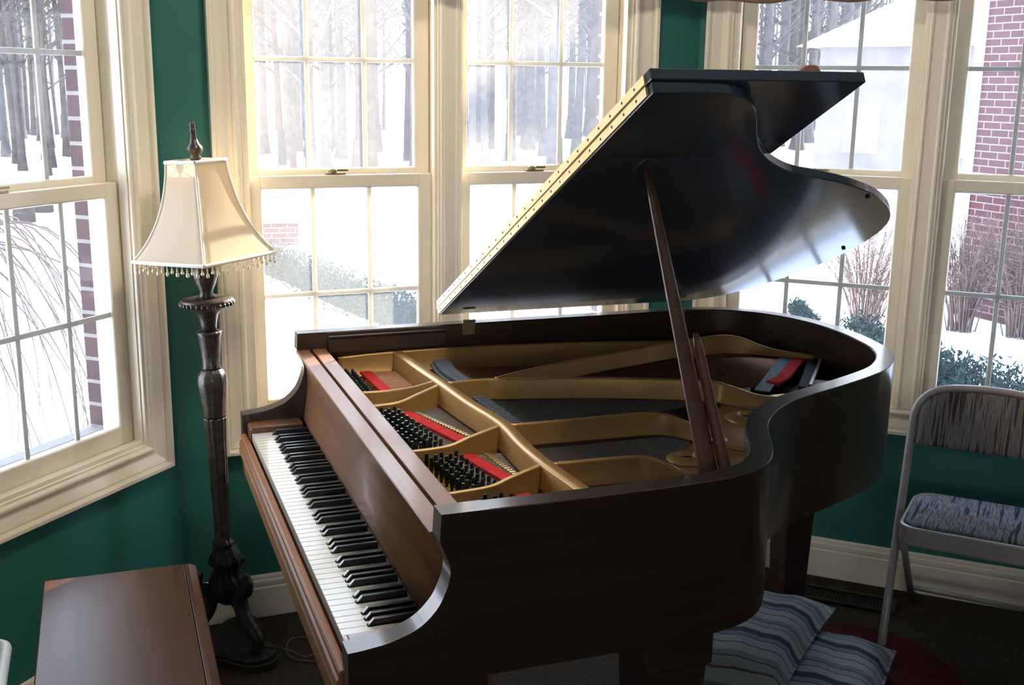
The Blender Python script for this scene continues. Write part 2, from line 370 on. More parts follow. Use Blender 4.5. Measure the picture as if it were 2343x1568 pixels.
# windows
wn = 0
LOCKPOS = {('left', 0): .41, ('back', 0): .5, ('back', 1): .5, ('right', 0): .5, ('right', 1): .5}
for w in ('left', 'back', 'right'):
    for k, (g0, g1) in enumerate(GW[w]):
        wn += 1
        root = struct(wall_root(w, 'window_%d' % wn), ['double hung window at the far left with brick edge outside', 'double hung window behind the lamp', 'double hung window behind the raised piano lid', 'double hung window behind the tip of the lid', 'double hung window behind the folding chair'][wn - 1])
        b = MB()
        ring(b, g0 - .070, g1 + .070, ZGB - .080, ZUT + .070, rect(0, .022, .001, .128))
        ring(b, g0 - .048, g1 + .048, ZGB - .058, ZUT + .048, rect(0, .010, .001, .030))     # inner stop
        ring(b, g0 - .060, g1 + .060, ZGB - .062, ZUT + .060, rect(-.008, .036, .112, .1305))   # exterior stop
        b.build('jamb_frame', M['trim'], root, bevel=.001)
        for up_ in (0, 1):
            d0 = .040 + .038 * up_
            z0, z1 = (ZGB, ZGT) if not up_ else (ZUB, ZUT)
            bot, top = (.052, .037) if not up_ else (.034, .048)
            s = MB()
            y0, y1 = d0, d0 + .034
            a0, a1 = g0 - .046, g1 + .046
            s.box(a0, g0, y0, y1, z0 - bot, z1 + top); s.box(g1, a1, y0, y1, z0 - bot, z1 + top)
            s.box(g0, g1, y0, y1, z0 - bot, z0); s.box(g0, g1, y0, y1, z1, z1 + top)
            ring(s, g0, g1, z0, z1, [(-.001, y0 - .0005), (.0045, y0 + .008), (.0045, y0 + .012), (-.001, y0 + .012)])   # glazing bead
            sash = s.build('upper_sash' if up_ else 'lower_sash', M['vinyl'], root, bevel=.002)
            yg = d0 + .017
            gm = MB(); gm.box(g0, g1, yg - .0125, yg - .0105, z0, z1)   # inner pane, the grille lies behind it
            mat = M['glassclear'] if w == 'left' else M[('glassright' if w == 'right' else 'glassdusty') + ('up' if up_ else '')]
            gm.build('glass_pane', mat, sash)
            mu = MB(); c = (z0 + z1) / 2; hw = .0075
            for f_ in (1 / 3, 2 / 3):
                s_ = g0 + (g1 - g0) * f_ - (.006 if f_ < .5 else -.006); mu.box(s_ - hw, s_ + hw, yg - .009, yg - .0025, z0, z1)
            mu.box(g0, g1, yg - .0092, yg - .0025, c - hw, c + hw)
            mu.build('muntin_grille', M['vinyl' if w == 'back' else 'grille'], sash, bevel=.0015)  # back grilles get the paler cream: window glow put into their colour
            if not up_:
                lk = MB(); cs = g0 + (g1 - g0) * (.28 if w == 'left' else .47)
                lk.box(cs - .030, cs + .030, .046, .068, z1 + top, z1 + top + .006)
                lk.lathe([(.014, 0), (.014, .010), (.009, .014)], 12, (cs - .008, .056, z1 + top + .005))
                lk.box(cs - .006, cs + .038, .050, .058, z1 + top + .010, z1 + top + .017)
                lk.build('sash_lock', M['lockbrass'], sash, bevel=.001)
# floor / ceiling / rest of the room
fl = MB(); fl.box(-3.2, 4.0, -3.6, 3.75, -.10, 0)
def foot(w, s, d=0):
    (p, t) = WALL[w]; return (p[0] + s * cos(t) - d * sin(t), p[1] + s * sin(t) + d * cos(t))
cLB, cBR = foot('back', -.4752), foot('back', 1.2583)
eL, eR = foot('left', -1.75), foot('right', 1.75)
poly = [(-3.0, -3.5), (3.8, -3.5), (3.8, eR[1]), eR, cBR, cLB, eL, (-3.0, eL[1])]
def outset(pl, d):
    n = len(pl); out = []
    for i in range(n):
        a, b, c = Vector(pl[i - 1]), Vector(pl[i]), Vector(pl[(i + 1) % n])
        n1 = (b - a).normalized(); n2 = (c - b).normalized()
        m1, m2 = Vector((n1.y, -n1.x)), Vector((n2.y, -n2.x)); k = (m1 + m2).normalized(); out.append(tuple(b + k * (d / max(.4, k.dot(m1)))))
    return out
fb = MB(); fb.prism(outset(poly, .11), -.10, 0, lambda a, b, h: (a, b, h)); struct(fb.build('floor', M['carpet']), 'taupe carpet floor')
fb = MB(); fb.prism(outset(poly, .11), CEIL, CEIL + .1, lambda a, b, h: (a, b, h)); struct(fb.build('ceiling', M['ceil']))
def wallbox(name, a, b, th=.1, openings=()):
    a, b = Vector(a), Vector(b); t = math.atan2(b.y - a.y, b.x - a.x); L = (b - a).length
    mb = MB(); xs = 0
    for (o0, o1, z0, z1) in openings:
        mb.box(xs, o0, -th, 0, 0, CEIL); mb.box(o0, o1, -th, 0, 0, z0); mb.box(o0, o1, -th, 0, z1, CEIL); xs = o1
    mb.box(xs, L, -th, 0, 0, CEIL)
    ob = mb.build(name, M['beige']); ob.location = (a.x, a.y, 0); ob.rotation_euler = (0, 0, t); return struct(ob)
wallbox('wall_rear', (-3.0, -3.5), (3.8, -3.5), openings=[(2.2, 3.8, 1.1, 2.05)])  # unseen opening added so fill daylight enters from behind
wallbox('wall_far_right', (3.8, -3.5), (3.8, eR[1]))
wallbox('wall_right_return', (3.8, eR[1]), eR)
wallbox('wall_left_return', eL, (-3.0, eL[1]))
wallbox('wall_far_left', (-3.0, eL[1]), (-3.0, -3.5))

# ------------------------------------------------------------------ grand piano
W = 1.4388
UK, VK, KW_ = .1084, .01645, 1.222
ZR, ZK = .9876, .735
P = empty('grand_piano', (-.2551, 1.64409, 0), .34914)
tag(P, 'dark walnut grand piano with raised lid showing gold iron plate', 'piano')
# local axes: x = v (keyboard to tail), y = u (treble to bass)
AV = [(.0, .60), (.0, .7705), (.031, .773), (.074, .780), (.118, .797), (.148, .825), (.163, .854), (.170, .878), (.170, .897), (.162, .919), (.153, .942), (.1557, ZR), (.2362, ZR), (.2362, .60)]
head = catmull(AV[1:11], 12)
AP = [AV[0]] + head + AV[11:]
for u0, u1 in ((0, .045), (W - .045, W)):
    b = MB(); b.prism(AP, u0, u1, lambda a, c, h: (a, h, c), smooth=False)
    b.build('arm', M['rimdark'], P)
OUT = [(.0, .236), (.0, .34), (.0, .45), (.003, .55), (.006, .62), (.013, .69), (.034, .756), (.067, .803), (.113, .8415), (.1755, .878), (.256, .921), (.315, .965), (.369, 1.022), (.411, 1.085), (.449, 1.168), (.490, 1.27), (.540, 1.38), (.582, 1.457), (.626, 1.512), (.686, 1.568), (.7456, 1.6055), (.80, 1.628), (.876, 1.646), (.96, 1.660), (1.058, 1.664), (1.14, 1.656), (1.222, 1.634), (1.30, 1.596), (1.354, 1.553), (1.40, 1.495), (1.428, 1.42), (W, 1.32), (W, 1.1), (W, .8), (W, .5), (W, .236)]
out_ = catmull(OUT, 5)
def offset(path, d):
    r = []
    for i, p in enumerate(path):
        a = path[max(0, i - 1)]; b = path[min(len(path) - 1, i + 1)]
        tx, ty = b[0] - a[0], b[1] - a[1]; L = math.hypot(tx, ty) or 1
        r.append((p[0] + ty / L * d, p[1] - tx / L * d))
    return r
# path runs treble -> tail -> bass in (u,v): interior lies on the side of +(ty,-tx)
inn = offset(out_, .046)
inn[0] = (.046, .236); inn[-1] = (W - .046, .236)
rb = MB()
rings = []
for (o, i_) in zip(out_, inn):
    e = .0016
    mx = (o[0] + (i_[0] - o[0]) * .035, o[1] + (i_[1] - o[1]) * .035)
    mi_ = (o[0] + (i_[0] - o[0]) * .93, o[1] + (i_[1] - o[1]) * .93)
    rings.append([(o[1], o[0], .692), (o[1], o[0], ZR - e), (mx[1], mx[0], ZR), (mi_[1], mi_[0], ZR), (i_[1], i_[0], ZR - .003), (i_[1], i_[0], .692)])
rb.loft(rings, True, True, 0, True)
CR = rb.build('case_rim', M['rimdark'], P)
es = CR.modifiers.new('edge_split', 'EDGE_SPLIT'); es.split_angle = rad(28)
# bass side ledge and rim bottom board
b = MB(); b.box(.238, .575, W - .062, W - .0462, .972, .978); b.box(.238, .575, W - .058, W - .0462, .93, .971)
b.build('rim_ledge', M['rimdark'], P, bevel=.002)
inpoly = [(v, u) for (u, v) in inn]
b = MB(); b.prism([(p[0], p[1]) for p in inpoly], .70, .716, lambda a, c, h: (a, c, h)); b.build('bottom_board', M['rimdark'], P)
sbp = [(v, u) for (u, v) in offset(out_, .047)]
sbp = [(.262, .047)] + [p for p in sbp if p[0] > .265] + [(.262, W - .047)]
b = MB(); b.prism(sbp, .822, .830, lambda a, c, h: (a, c, h)); b.build('soundboard', M['soundboard'], P)
# keybed, key slip, key blocks
b = MB(); b.box(.012, .26, .046, W - .046, .60, .70); b.build('keybed', M['walnut_y'], P)
KS = [(.0105, .70), (.0105, .716), (.004, .719), (-.003, .717), (-.007, .711), (-.006, .703), (-.0105, .699), (-.0125, .690), (-.010, .681), (-.0125, .676), (-.0125, .668), (-.004, .655), (-.002, .62), (.0, .60), (.0105, .60)]
b = MB(); b.prism(KS, .046, W - .046, lambda a, c, h: (a, h, c), smooth=False); b.build('key_slip', M['slip'], P, bevel=.0012)
for u0, u1 in ((.046, UK - .002), (UK + KW_ + .002, W - .046)):
    b = MB(); b.prism([(.012, .702), (.012, .744), (.018, .750), (.155, .752), (.155, .702)], u0, u1, lambda a, c, h: (a, h, c)); b.build('key_block', M['walnut'], P, bevel=.003)
# keys
PIT = KW_ / 52
names = 'ABCDEFG'
blk = set('ACDFG')
for j in range(52):
    uc = UK + KW_ - (j + .5) * PIT
    n_ = names[j % 7]
    lo_cut = (n_ in blk and j < 51)                       # black key towards treble (lower u)
    hi_cut = (j > 0 and names[(j - 1) % 7] in blk)         # black key towards bass
    u0, u1 = uc - PIT / 2 + .00045, uc + PIT / 2 - .00045
    a0 = u0 + (.0064 if lo_cut else 0); a1 = u1 - (.0064 if hi_cut else 0)
    poly_ = [(VK, u0), (VK, u1), (VK + .0495, u1), (VK + .0495, a1), (.162, a1), (.162, a0), (VK + .0495, a0), (VK + .0495, u0)]
    pl = []
    for q in poly_:
        if not pl or q != pl[-1]: pl.append(q)
    b = MB(); b.prism(pl, .712, ZK, lambda a, c, h: (a, c, h))
    b.build('white_key', M['ivory'], P, bevel=.0008, seg=2)
for j in range(51):
    if names[j % 7] in blk:
        uc = UK + KW_ - (j + 1) * PIT
        x0, x1 = VK + .0505, .1615
        hb, ht = .0058, .0046
        b = MB()
        b.hexa([(x0, uc - hb, .722), (x1, uc - hb, .722), (x1, uc + hb, .722), (x0, uc + hb, .722)],
               [(x0 + .001, uc - hb + .0004, ZK + .002), (x1, uc - hb, ZK + .002), (x1, uc + hb, ZK + .002), (x0 + .001, uc + hb - .0004, ZK + .002)])
        b.hexa([(x0 + .001, uc - hb + .0004, ZK + .002), (x1, uc - hb, ZK + .002), (x1, uc + hb, ZK + .002), (x0 + .001, uc + hb - .0004, ZK + .002)],
               [(x0 + .011, uc - ht, ZK + .0125), (x1, uc - ht, ZK + .0125), (x1, uc + ht, ZK + .0125), (x0 + .011, uc + ht, ZK + .0125)])
        b.build('black_key', M['ebony'], P, bevel=.0012, seg=2)
FB = [(.1632, .742), (.169, .775), (.175, .815), (.1785, .850), (.1775, .882), (.171, .908), (.162, .925), (.152, .933)]
fbp = catmull(FB, 4) + [(.1565, .9355), (.186, .9355), (.186, .742)]
b = MB(); b.prism(fbp, .0465, W - .0465, lambda a, c, h: (a, h, c), smooth=True); b.build('fallboard', M['walnut_y'], P)
b = MB(); b.box(.1495, .1865, .0465, W - .0465, .936, .942); b.build('fallboard_lip', M['walnut_y'], P, bevel=.0015)
b = MB(); b.box(.1945, .2315, .0465, W - .0465, .88, .942); b.build('front_cross_rail', M['walnut_y'], P, bevel=.0015)
# iron plate
ZS = .868
b = MB()
b.prism([(.236, .05), (.236, W - .05), (.40, W - .05), (.40, .05)], .846, .854, lambda a, c, h: (a, c, h))
near_in = [(v - .0, u) for (u, v) in offset(out_, .048) if .50 < v and u < .86 and v < 1.66]
edge = [(1.53, .83), (1.42, .84), (1.19, .86), (1.135, .80), (1.02, .665), (.914, .568), (.767, .396), (.69, .30), (.55, .22)]
near_in = [p for p in near_in if p[0] < 1.60]
b.prism(near_in + edge, .8605, .8655, lambda a, c, h: (a, c, h))
plate = b.build('iron_plate', M['gold'], P)
def boss(u, v, r, rh):
    m = MB()
    m.lathe([(r * 1.9, 0), (r * 1.75, .004), (r * 1.35, .010), (r * 1.05, .013), (rh, .012), (rh, .002)], 24, (v, u, .8655))
    m.build('plate_hole_boss', M['gold'], plate)
    m = MB(); m.lathe([(rh * .99, .001), (rh * .99, .0025)], 24, (v, u, .8655)); m.build('plate_hole_shade', M['dark'], plate)  # solid dark disc: the shade inside the hole put into colour
boss(.672, 1.135, .030, .024); boss(.440, .842, .026, .020)
def web(name, pts, th, zb, base=None, parent=plate, mat='gold', cap=.004):
    """vertical web along pts of (u,v,ztop); base flange width"""
    pts = catmull(pts, 6)
    rings = []
    for i, p in enumerate(pts):
        a = pts[max(0, i - 1)]; c = pts[min(len(pts) - 1, i + 1)]
        tx, ty = c[0] - a[0], c[1] - a[1]; L = math.hypot(tx, ty) or 1
        nx, ny = ty / L, -tx / L; h = th / 2; zt = p[2]; zb_ = min(zb, zt - .006)
        fw = (base or th) / 2
        prof = [(-fw, zb_), (-fw, zb_ + .004), (-h, zb_ + .010 if base else zb_ + .004), (-h, zt - cap), (-h + cap * .6, zt), (h - cap * .6, zt), (h, zt - cap), (h, zb_ + .010 if base else zb_ + .004), (fw, zb_ + .004), (fw, zb_)]
        rings.append([(p[1] + ny * q, p[0] + nx * q, z) for q, z in prof])
    m = MB(); m.loft(rings, True, True, 0, True)
    o = m.build(name, M[mat], parent)
    return o
ZT = .923
web('cross_bar', [(1.385, .432, ZT), (1.2, .44, ZT + .001), (1.03, .452, ZT + .003), (.84, .468, ZT), (.645, .485, ZT + .003), (.5, .48, ZT), (.37, .478, ZT + .002), (.20, .497, ZT - .004), (.10, .505, ZT - .006)], .030, .872, .036)
for pts in ([(1.085, .262, .896), (1.075, .34, .898), (1.055, .39, .908), (1.035, .44, ZT + .002)],
            [(.965, .262, .894), (.965, .33, .898), (.985, .39, .911), (1.005, .45, ZT + .002)],
            [(.60, .262, .894), (.60, .345, .898), (.612, .40, .910), (.63, .478, ZT + .002)],
            [(.335, .262, .893), (.335, .35, .898), (.345, .40, .909), (.362, .475, ZT + .001)]):
    web('strut', pts, .012, .850, .026)
web('strut', [(1.015, .47, ZT), (1.022, .56, ZT), (1.01, .62, ZT), (.95, .85, ZT), (.845, 1.10, ZT), (.80, 1.15, .918), (.755, 1.20, .903), (.73, 1.25, .897), (.66, 1.34, .896)], .013, .870, .030)
web('strut', [(.64, .50, ZT - .003), (.63, .65, ZT - .002), (.625, .80, ZT), (.612, .868, ZT - .002), (.575, .905, .910), (.545, .925, .897), (.525, .94, .890)], .013, .870, .030)
web('strut', [(.365, .49, ZT - .003), (.36, .60, ZT - .003), (.35, .69, ZT - .004), (.315, .725, .912), (.285, .75, .900), (.25, .80, .893), (.20, .83, .889)], .013, .866, .030)
web('strut', [(1.025, .60, ZT), (1.07, .70, ZT + .002), (1.14, .88, ZT + .002), (1.21, 1.10, ZT + .002), (1.245, 1.22, ZT + .004), (1.26, 1.38, ZT + .012), (1.245, 1.45, ZT + .006), (1.21, 1.50, .91), (1.17, 1.54, .900), (1.10, 1.62, .895)], .012, .878, .022)
web('side_rail', [(1.380, .262, .918), (1.383, .42, .923), (1.383, .7, .922), (1.36, 1.0, .918), (1.33, 1.2, .914), (1.30, 1.38, .912), (1.25, 1.50, .905)], .014, .852, .05)
web('side_rail', [(.062, .28, .895), (.06, .45, .885), (.066, .60, .876), (.085, .68, .874)], .02, .850)
for (u, v) in ((.564, .272), (.497, .274), (.443, .276), (.92, .262), (.62, .262), (1.10, .262)):
    m = MB(); m.lathe([(.0065, 0), (.0065, .003), (.004, .0055), (.0008, .006)], 14, (v, u, .854)); m.build('plate_screw', M['steel'], plate)
m = MB(); m.lathe([(.022, 0), (.020, .006), (.012, .010), (.011, .020), (.008, .024), (.001, .0255)], 20, (.975, .535, .8655)); m.build('plate_bolt', M['steel'], plate)
web('plate_rib', [(.50, .96, .876), (.43, 1.02, .876), (.40, 1.06, .876)], .012, .8655)
# strings, felts, pins
def strings(name, a, b_, n, mat, r=.0011, z=ZS, z2=None):
    m = MB()
    for i in range(n):
        f = (i + .5) / n
        u0 = a[0][0] + (a[1][0] - a[0][0]) * f; v0 = a[0][1] + (a[1][1] - a[0][1]) * f
        u1 = b_[0][0] + (b_[1][0] - b_[0][0]) * f; v1 = b_[0][1] + (b_[1][1] - b_[0][1]) * f
        m.tube([(v0, u0, z), (v1, u1, z2 or z)], r, 4, 0, False)
    o = m.build(name, M[mat], P, fix=False); o['kind'] = 'stuff'; return o
strings('bass_strings', ((1.360, .33), (1.105, .335)), ((1.19, 1.615), (.885, 1.36)), 28, 'copper', .0021, .8745, .874)
strings('tenor_strings', ((.95, .315), (.665, .345)), ((1.27, 1.45), (.83, 1.16)), 48, 'wire', .0013)
strings('treble_strings', ((.60, .33), (.37, .36)), ((.60, .95), (.38, .77)), 36, 'wire', .0012)
strings('high_treble_strings', ((.325, .36), (.10, .39)), ((.34, .72), (.12, .64)), 30, 'wire', .0012)
def strip(name, pts, w_, z0, z1, mat, parent=P):
    """flat band along pts of (u,v)"""
    L = offset(pts, w_ / 2); R = offset(pts, -w_ / 2)
    m = MB(); m.prism([(v, u) for u, v in L] + [(v, u) for u, v in R[::-1]], z0, z1, lambda a, c, h: (a, c, h))
    return m.build(name, M[mat], parent)
for pts in ([(1.365, .335), (1.12, .345)], [(.945, .340), (.69, .408)], [(.592, .385), (.395, .425)], [(.328, .415), (.13, .448)]):
    strip('string_felt', pts, .030, ZS + .0015, ZS + .0085, 'redfelt')
for pts, n in (([(1.365, .372), (1.12, .376)], 16), ([(.94, .372), (.72, .436)], 20), ([(.59, .432), (.40, .452)], 16)):
    m = MB()
    for i in range(n):
        f = i / (n - 1); u = pts[0][0] + (pts[1][0] - pts[0][0]) * f; v = pts[0][1] + (pts[1][1] - pts[0][1]) * f
        m.box(v - .006, v + .006, u - .0042, u + .0042, .856, ZS + .006)
    m.build('agraffe_row', M['brass'], P, bevel=.001)
pins = []
for (c0, c1, n, rows) in (((1.355, .246), (1.115, .246), 12, 4), ((.955, .250), (.675, .286), 11, 5), ((.585, .294), (.385, .313), 8, 5), ((.315, .335), (.13, .36), 7, 4)):
    for i in range(n):
        f = i / (n - 1)
        for r_ in range(rows):
            u = c0[0] + (c1[0] - c0[0]) * (f + (.5 / n if r_ % 2 else 0)); v = c0[1] + (c1[1] - c0[1]) * f + r_ * .0165
            pins.append((u, v))
pm = MB(); pm.lathe([(.0036, 0), (.0036, .006), (.0050, .008), (.0050, .020), (.0042, .022), (.0042, .034), (.0030, .0365)], 8)
pme = pm.mesh('tuning_pin'); pme.materials.append(M['pin'])
pins.sort(key=lambda p: p[0] + .3 * p[1])
for i, (u, v) in enumerate(pins[:100]):
    o = bpy.data.objects.new('tuning_pin', pme); COL.objects.link(o); o.parent = P; o.location = (v, u, .8535)
rest = MB()
for (u, v) in pins[100:]:
    rest.lathe([(.0036, 0), (.0036, .006), (.0050, .008), (.0050, .020), (.0042, .022), (.0042, .034), (.0030, .0365)], 8, (v, u, .8535))
o = rest.build('tuning_pins', M['pin'], P); o['kind'] = 'stuff'
# dampers: a row of felt-topped heads behind the cross bar
dm = MB(); dm.box(-.030, .030, -.0042, .0042, .0, .006); dm.box(-.022, .022, -.0036, .0036, .006, .016)
dme = dm.mesh('damper'); dme.materials.append(M['greyfelt'])
for i in range(24):
    f = i / 23; u = 1.335 - .265 * f
    o = bpy.data.objects.new('damper', dme); COL.objects.link(o); o.parent = P; o.location = (.545 - .012 * sin(PI * f), u, .885)
for i in range(22):
    f = i / 21; u = .975 - .285 * f
    o = bpy.data.objects.new('damper', dme); COL.objects.link(o); o.parent = P; o.location = (.540 + .012 * f, u, .878); o.scale = (.8, 1, .8)
strip('bridge', catmull([(1.27, 1.36), (1.12, 1.22), (.92, 1.06), (.70, .86), (.52, .70), (.40, .60), (.22, .55)], 4), .028, .830, .866, 'rimdark')
strip('bass_bridge', [(1.20, 1.545), (.90, 1.30)], .030, .830, .872, 'rimdark')
strip('string_braid', [(1.17, 1.575), (.85, 1.285)], .040, .8765, .879, 'bluefelt')
strip('red_felt_braid', catmull([(1.135, 1.615), (1.11, 1.575), (1.085, 1.545), (.99, 1.455), (.94, 1.405), (.905, 1.352)], 4), .034, .8765, .884, 'redfelt')
strip('red_felt_braid', [(.66, .935), (.60, .905)], .02, .869, .873, 'redfelt')
strip('hitch_rail', [(1.115, 1.628), (.835, 1.402)], .026, .866, .884, 'blackfelt')
strip('hitch_edge', [(1.100, 1.645), (.825, 1.418)], .008, .866, .892, 'walnut')
strip('rosette_board', [(.92, 1.53), (.80, 1.44)], .09, .866, .870, 'tan')
# lid: local frame (a from hinge, v, height above underside)
TH = rad(26.25); HU, HZ = W, ZR + .020
def lid(a, v, h): return (v, HU - a * cos(TH) + h * sin(TH), HZ + a * sin(TH) + h * cos(TH))
LO = [(1.451, .572), (1.451, .66), (1.446, .725), (1.423, .772), (1.385, .809), (1.34, .840), (1.27, .882), (1.194, .934), (1.123, 1.007), (1.069, 1.087), (1.036, 1.171), (1.000, 1.262), (.947, 1.363), (.89, 1.448), (.807, 1.537), (.721, 1.599), (.614, 1.640), (.483, 1.655), (.34, 1.640), (.194, 1.588), (.085, 1.52), (.02, 1.44), (0, 1.36)]
lp = catmull(LO, 5) + [(0, .572)]
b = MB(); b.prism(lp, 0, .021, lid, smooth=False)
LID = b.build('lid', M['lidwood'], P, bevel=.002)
b = MB(); b.prism([(0, .570), (1.456, .570), (1.456, 1.006), (0, 1.006)], .0225, .0435, lid)
FLAP = b.build('lid_flap', M['lidwood'], LID, bevel=.002)
b = MB()
for h0, h1 in ((.0025, .0195), (.0245, .0415)):
    b.prism([(.0, h0), (1.432, h0), (1.432, h1), (.0, h1)], .5675, .5700 if h0 > .02 else .5720, lambda a, h, v: lid(a, v, h))
kn = [lid(a, .5672, .022) for a in (0, 1.434)]
b.tube(kn, .0022, 8)
HNG = b.build('piano_hinge', M['hingebrass'], LID)
b = MB()
for i in range(26):
    for h in (.011, .033):
        a = .03 + i * .0545
        c = [lid(a + .0028 * cos(2 * PI * k / 8), .5670, h + .0028 * sin(2 * PI * k / 8)) for k in range(8)]
        c2 = [lid(a + .0028 * cos(2 * PI * k / 8), .5676, h + .0028 * sin(2 * PI * k / 8)) for k in range(8)]
        b.loft([c, c2], True, True)
b.build('hinge_screw_heads', M['dark'], HNG)
b = MB(); b.hexa([lid(1.445, .865, .0437), lid(1.445, .925, .0437), lid(1.395, .925, .0437), lid(1.395, .865, .0437)],
                 [lid(1.440, .898, .064), lid(1.440, .922, .064), lid(1.400, .922, .064), lid(1.400, .898, .064)])
b.build('prop_block', M['walnut'], FLAP, bevel=.003)
for a, v in ((.908, 1.397), (.496, 1.612)):
    b = MB(); p = [lid(a + .006 * cos(k * PI / 5), v + .006 * sin(k * PI / 5), -.0002) for k in range(10)]; q = [lid(a + .005 * cos(k * PI / 5), v + .005 * sin(k * PI / 5), -.005) for k in range(10)]
    b.loft([p, q], True, True); b.build('rubber_bumper', M['rubber'], LID)
b = MB(); b.prism([(1.10, .690), (1.16, .690), (1.16, .724), (1.10, .724)], -.003, -.0003, lid); b.build('prop_socket', M['lidwood'], LID, bevel=.002)
for v in (.645, 1.325):
    b = MB(); b.box(v - .018, v + .018, W - .0482, W - .0462, .955, .984); b.tube([(v - .019, W - .050, .996), (v + .019, W - .050, .996)], .004, 8)
    b.box(v - .018, v + .018, W - .051, W - .048, .98, .996)
    b.prism([(.028, v - .018), (.060, v - .018), (.060, v + .018), (.028, v + .018)], -.003, -.0003, lid)
    b.build('lid_butt_hinge', M['lockbrass'], LID)
# prop sticks
def stick(name, p0, p1, w0, w1, d0, d1, mat, parent):
    p0, p1 = Vector(p0), Vector(p1); t = (p1 - p0).normalized()
    sx = Vector((1, 0, 0)); sx = (sx - t * sx.dot(t)).normalized(); sy = t.cross(sx)
    rings = []
    for f in (0, .08, .5, .9, 1):
        w_ = w0 + (w1 - w0) * f; d_ = d0 + (d1 - d0) * f
        if f == 1: w_ *= .6; d_ *= .6
        c = p0 + (p1 - p0) * f
        rings.append([c + sx * (w_ / 2 * cos(k * PI / 6)) * (1.0) + sy * (d_ / 2 * sin(k * PI / 6)) for k in range(12)])
    m = MB(); m.loft(rings, True, True, 0, True); return m.build(name, M[mat], parent)
top = lid(1.13, .707, -.008)
STK = stick('prop_stick', (.716, .118, .925), top, .042, .017, .024, .015, 'walnut_z', P)
d_ = Vector(top) - Vector((.716, .118, .925))
stick('short_prop', Vector((.748, .108, .925)), Vector((.744, .108, .925)) + d_ * .47, .026, .018, .022, .016, 'walnut_z', STK)
b = MB(); b.box(.690, .775, .088, .140, .9, .926); b.build('prop_bracket', M['walnut'], P, bevel=.003)
# legs
def leg(u, v, w0, w1):
    m = MB()
    def sq(c, h, z): return [(c[0] - h, c[1] - h, z), (c[0] + h, c[1] - h, z), (c[0] + h, c[1] + h, z), (c[0] - h, c[1] + h, z)]
    c = (v, u)
    rings = [sq(c, w1 / 2, .055), sq(c, w0 / 2, .60), sq(c, w0 / 2 + .008, .605), sq(c, w0 / 2 + .008, .695)]
    m.loft(rings, True, True, 0, False)
    o = m.build('leg', M['rimdark'], P, bevel=.003)
    k = MB(); k.lathe([(.018, .05), (.018, .056)], 14, (v, u, 0)); 
    k.add([], [])
    k.tube([(v, u - .010, .022), (v, u + .010, .022)], .022, 16)
    k.box(v - .006, v + .006, u - .014, u - .011, .02, .055); k.box(v - .006, v + .006, u + .011, u + .014, .02, .055)
    k.build('caster', M['brass'], o)
leg(1.115, 1.592, .104, .074); leg(.125, .63, .125, .085); leg(W - .125, .40, .125, .085)

# ------------------------------------------------------------------ piano bench
cy_, sy_ = cos(.34914), sin(.34914)
def pw(u, v, z=0): return Vector((-.2551 + v * cy_ - u * sy_, 1.64409 + v * sy_ + u * cy_, z))
BN = empty('piano_bench', pw(.72, -.335), .34914)
tag(BN, 'brown wooden piano bench with flat glossy top in front of keyboard', 'bench')
bw, bl2 = .176, .372
b = MB(); b.box(-bw, bw - .030, -bl2, bl2, .468, .490); b.build('bench_top', M['bench'], BN, bevel=.003)
b = MB(); b.prism([(bw - .0285, .466), (bw - .0285, .489), (bw - .020, .4885), (bw - .002, .481), (bw, .474), (bw, .466)], -bl2, bl2, lambda a, c, h: (a, h, c)); b.build('top_edge_moulding', M['bench'], BN, bevel=.001)
b = MB(); b.box(-bw + .012, bw - .012, -bl2 + .015, bl2 - .015, .385, .466); b.build('apron', M['walnut_y'], BN, bevel=.002)
for sx in (-1, 1):
    for sy in (-1, 1):
        m = MB(); cx_, cy2 = sx * (bw - .034), sy * (bl2 - .037)
        m.loft([[(cx_ + a * h, cy2 + c * h, z) for a, c in ((-1, -1), (1, -1), (1, 1), (-1, 1))] for h, z in ((.014, 0), (.022, .385))], True, True, 0, False)
        m.build('leg', M['walnut_z'], BN, bevel=.002)

# ------------------------------------------------------------------ floor lamp
LP = empty('floor_lamp', (-.826, 3.075, 0), rad(0))
tag(LP, 'carved bronze floor lamp with cream bell shade and bead fringe in corner', 'lamp')
# the stem leans a little towards the left of the picture
LT = empty('lamp_column', (0, 0, .02), 0, LP); LT.rotation_euler = (0, rad(-1.15), 0)
def z_(v): return v - .02
def fl12(a, z): return 1 + .07 * cos(12 * a)
b = MB()
b.lathe([(.030, z_(.335)), (.031, z_(.350)), (.024, z_(.356)), (.022, z_(.365)), (.024, z_(.50)), (.027, z_(.66)), (.0300, z_(.722)), (.031, z_(.728))], 48, flute=fl12)
b.lathe([(.0300, z_(.728)), (.030, z_(.735)), (.031, z_(.76)), (.036, z_(.80)), (.040, z_(.83)), (.0385, z_(.850)), (.030, z_(.866)), (.026, z_(.870))], 48, flute=lambda a, z: 1 + .06 * abs(cos(5 * a)))
b.lathe([(.026, z_(.870)), (.0265, z_(.874)), (.0235, z_(.880)), (.0255, z_(.92)), (.030, z_(.962)), (.034, z_(.972)), (.0335, z_(.977)), (.022, z_(.978))], 48, flute=lambda a, z: 1 + .05 * cos(16 * a + z * 190))
b.lathe([(.022, z_(.977)), (.023, z_(1.00)), (.029, z_(1.025)), (.045, z_(1.042)), (.058, z_(1.047))], 32)
b.build('stem', M['lampmetal'], LT)
b = MB()
b.lathe([(.050, z_(1.044)), (.066, z_(1.049)), (.071, z_(1.056)), (.072, z_(1.066)), (.069, z_(1.070)), (.03, z_(1.071)), (.0005, z_(1.071))], 40)
for k in range(30):
    a = 2 * PI * k / 30; b.ball((.0705 * cos(a), .0705 * sin(a), z_(1.057)), .0065, 8, 5)
b.build('candle_dish', M['lampmetal'], LT)
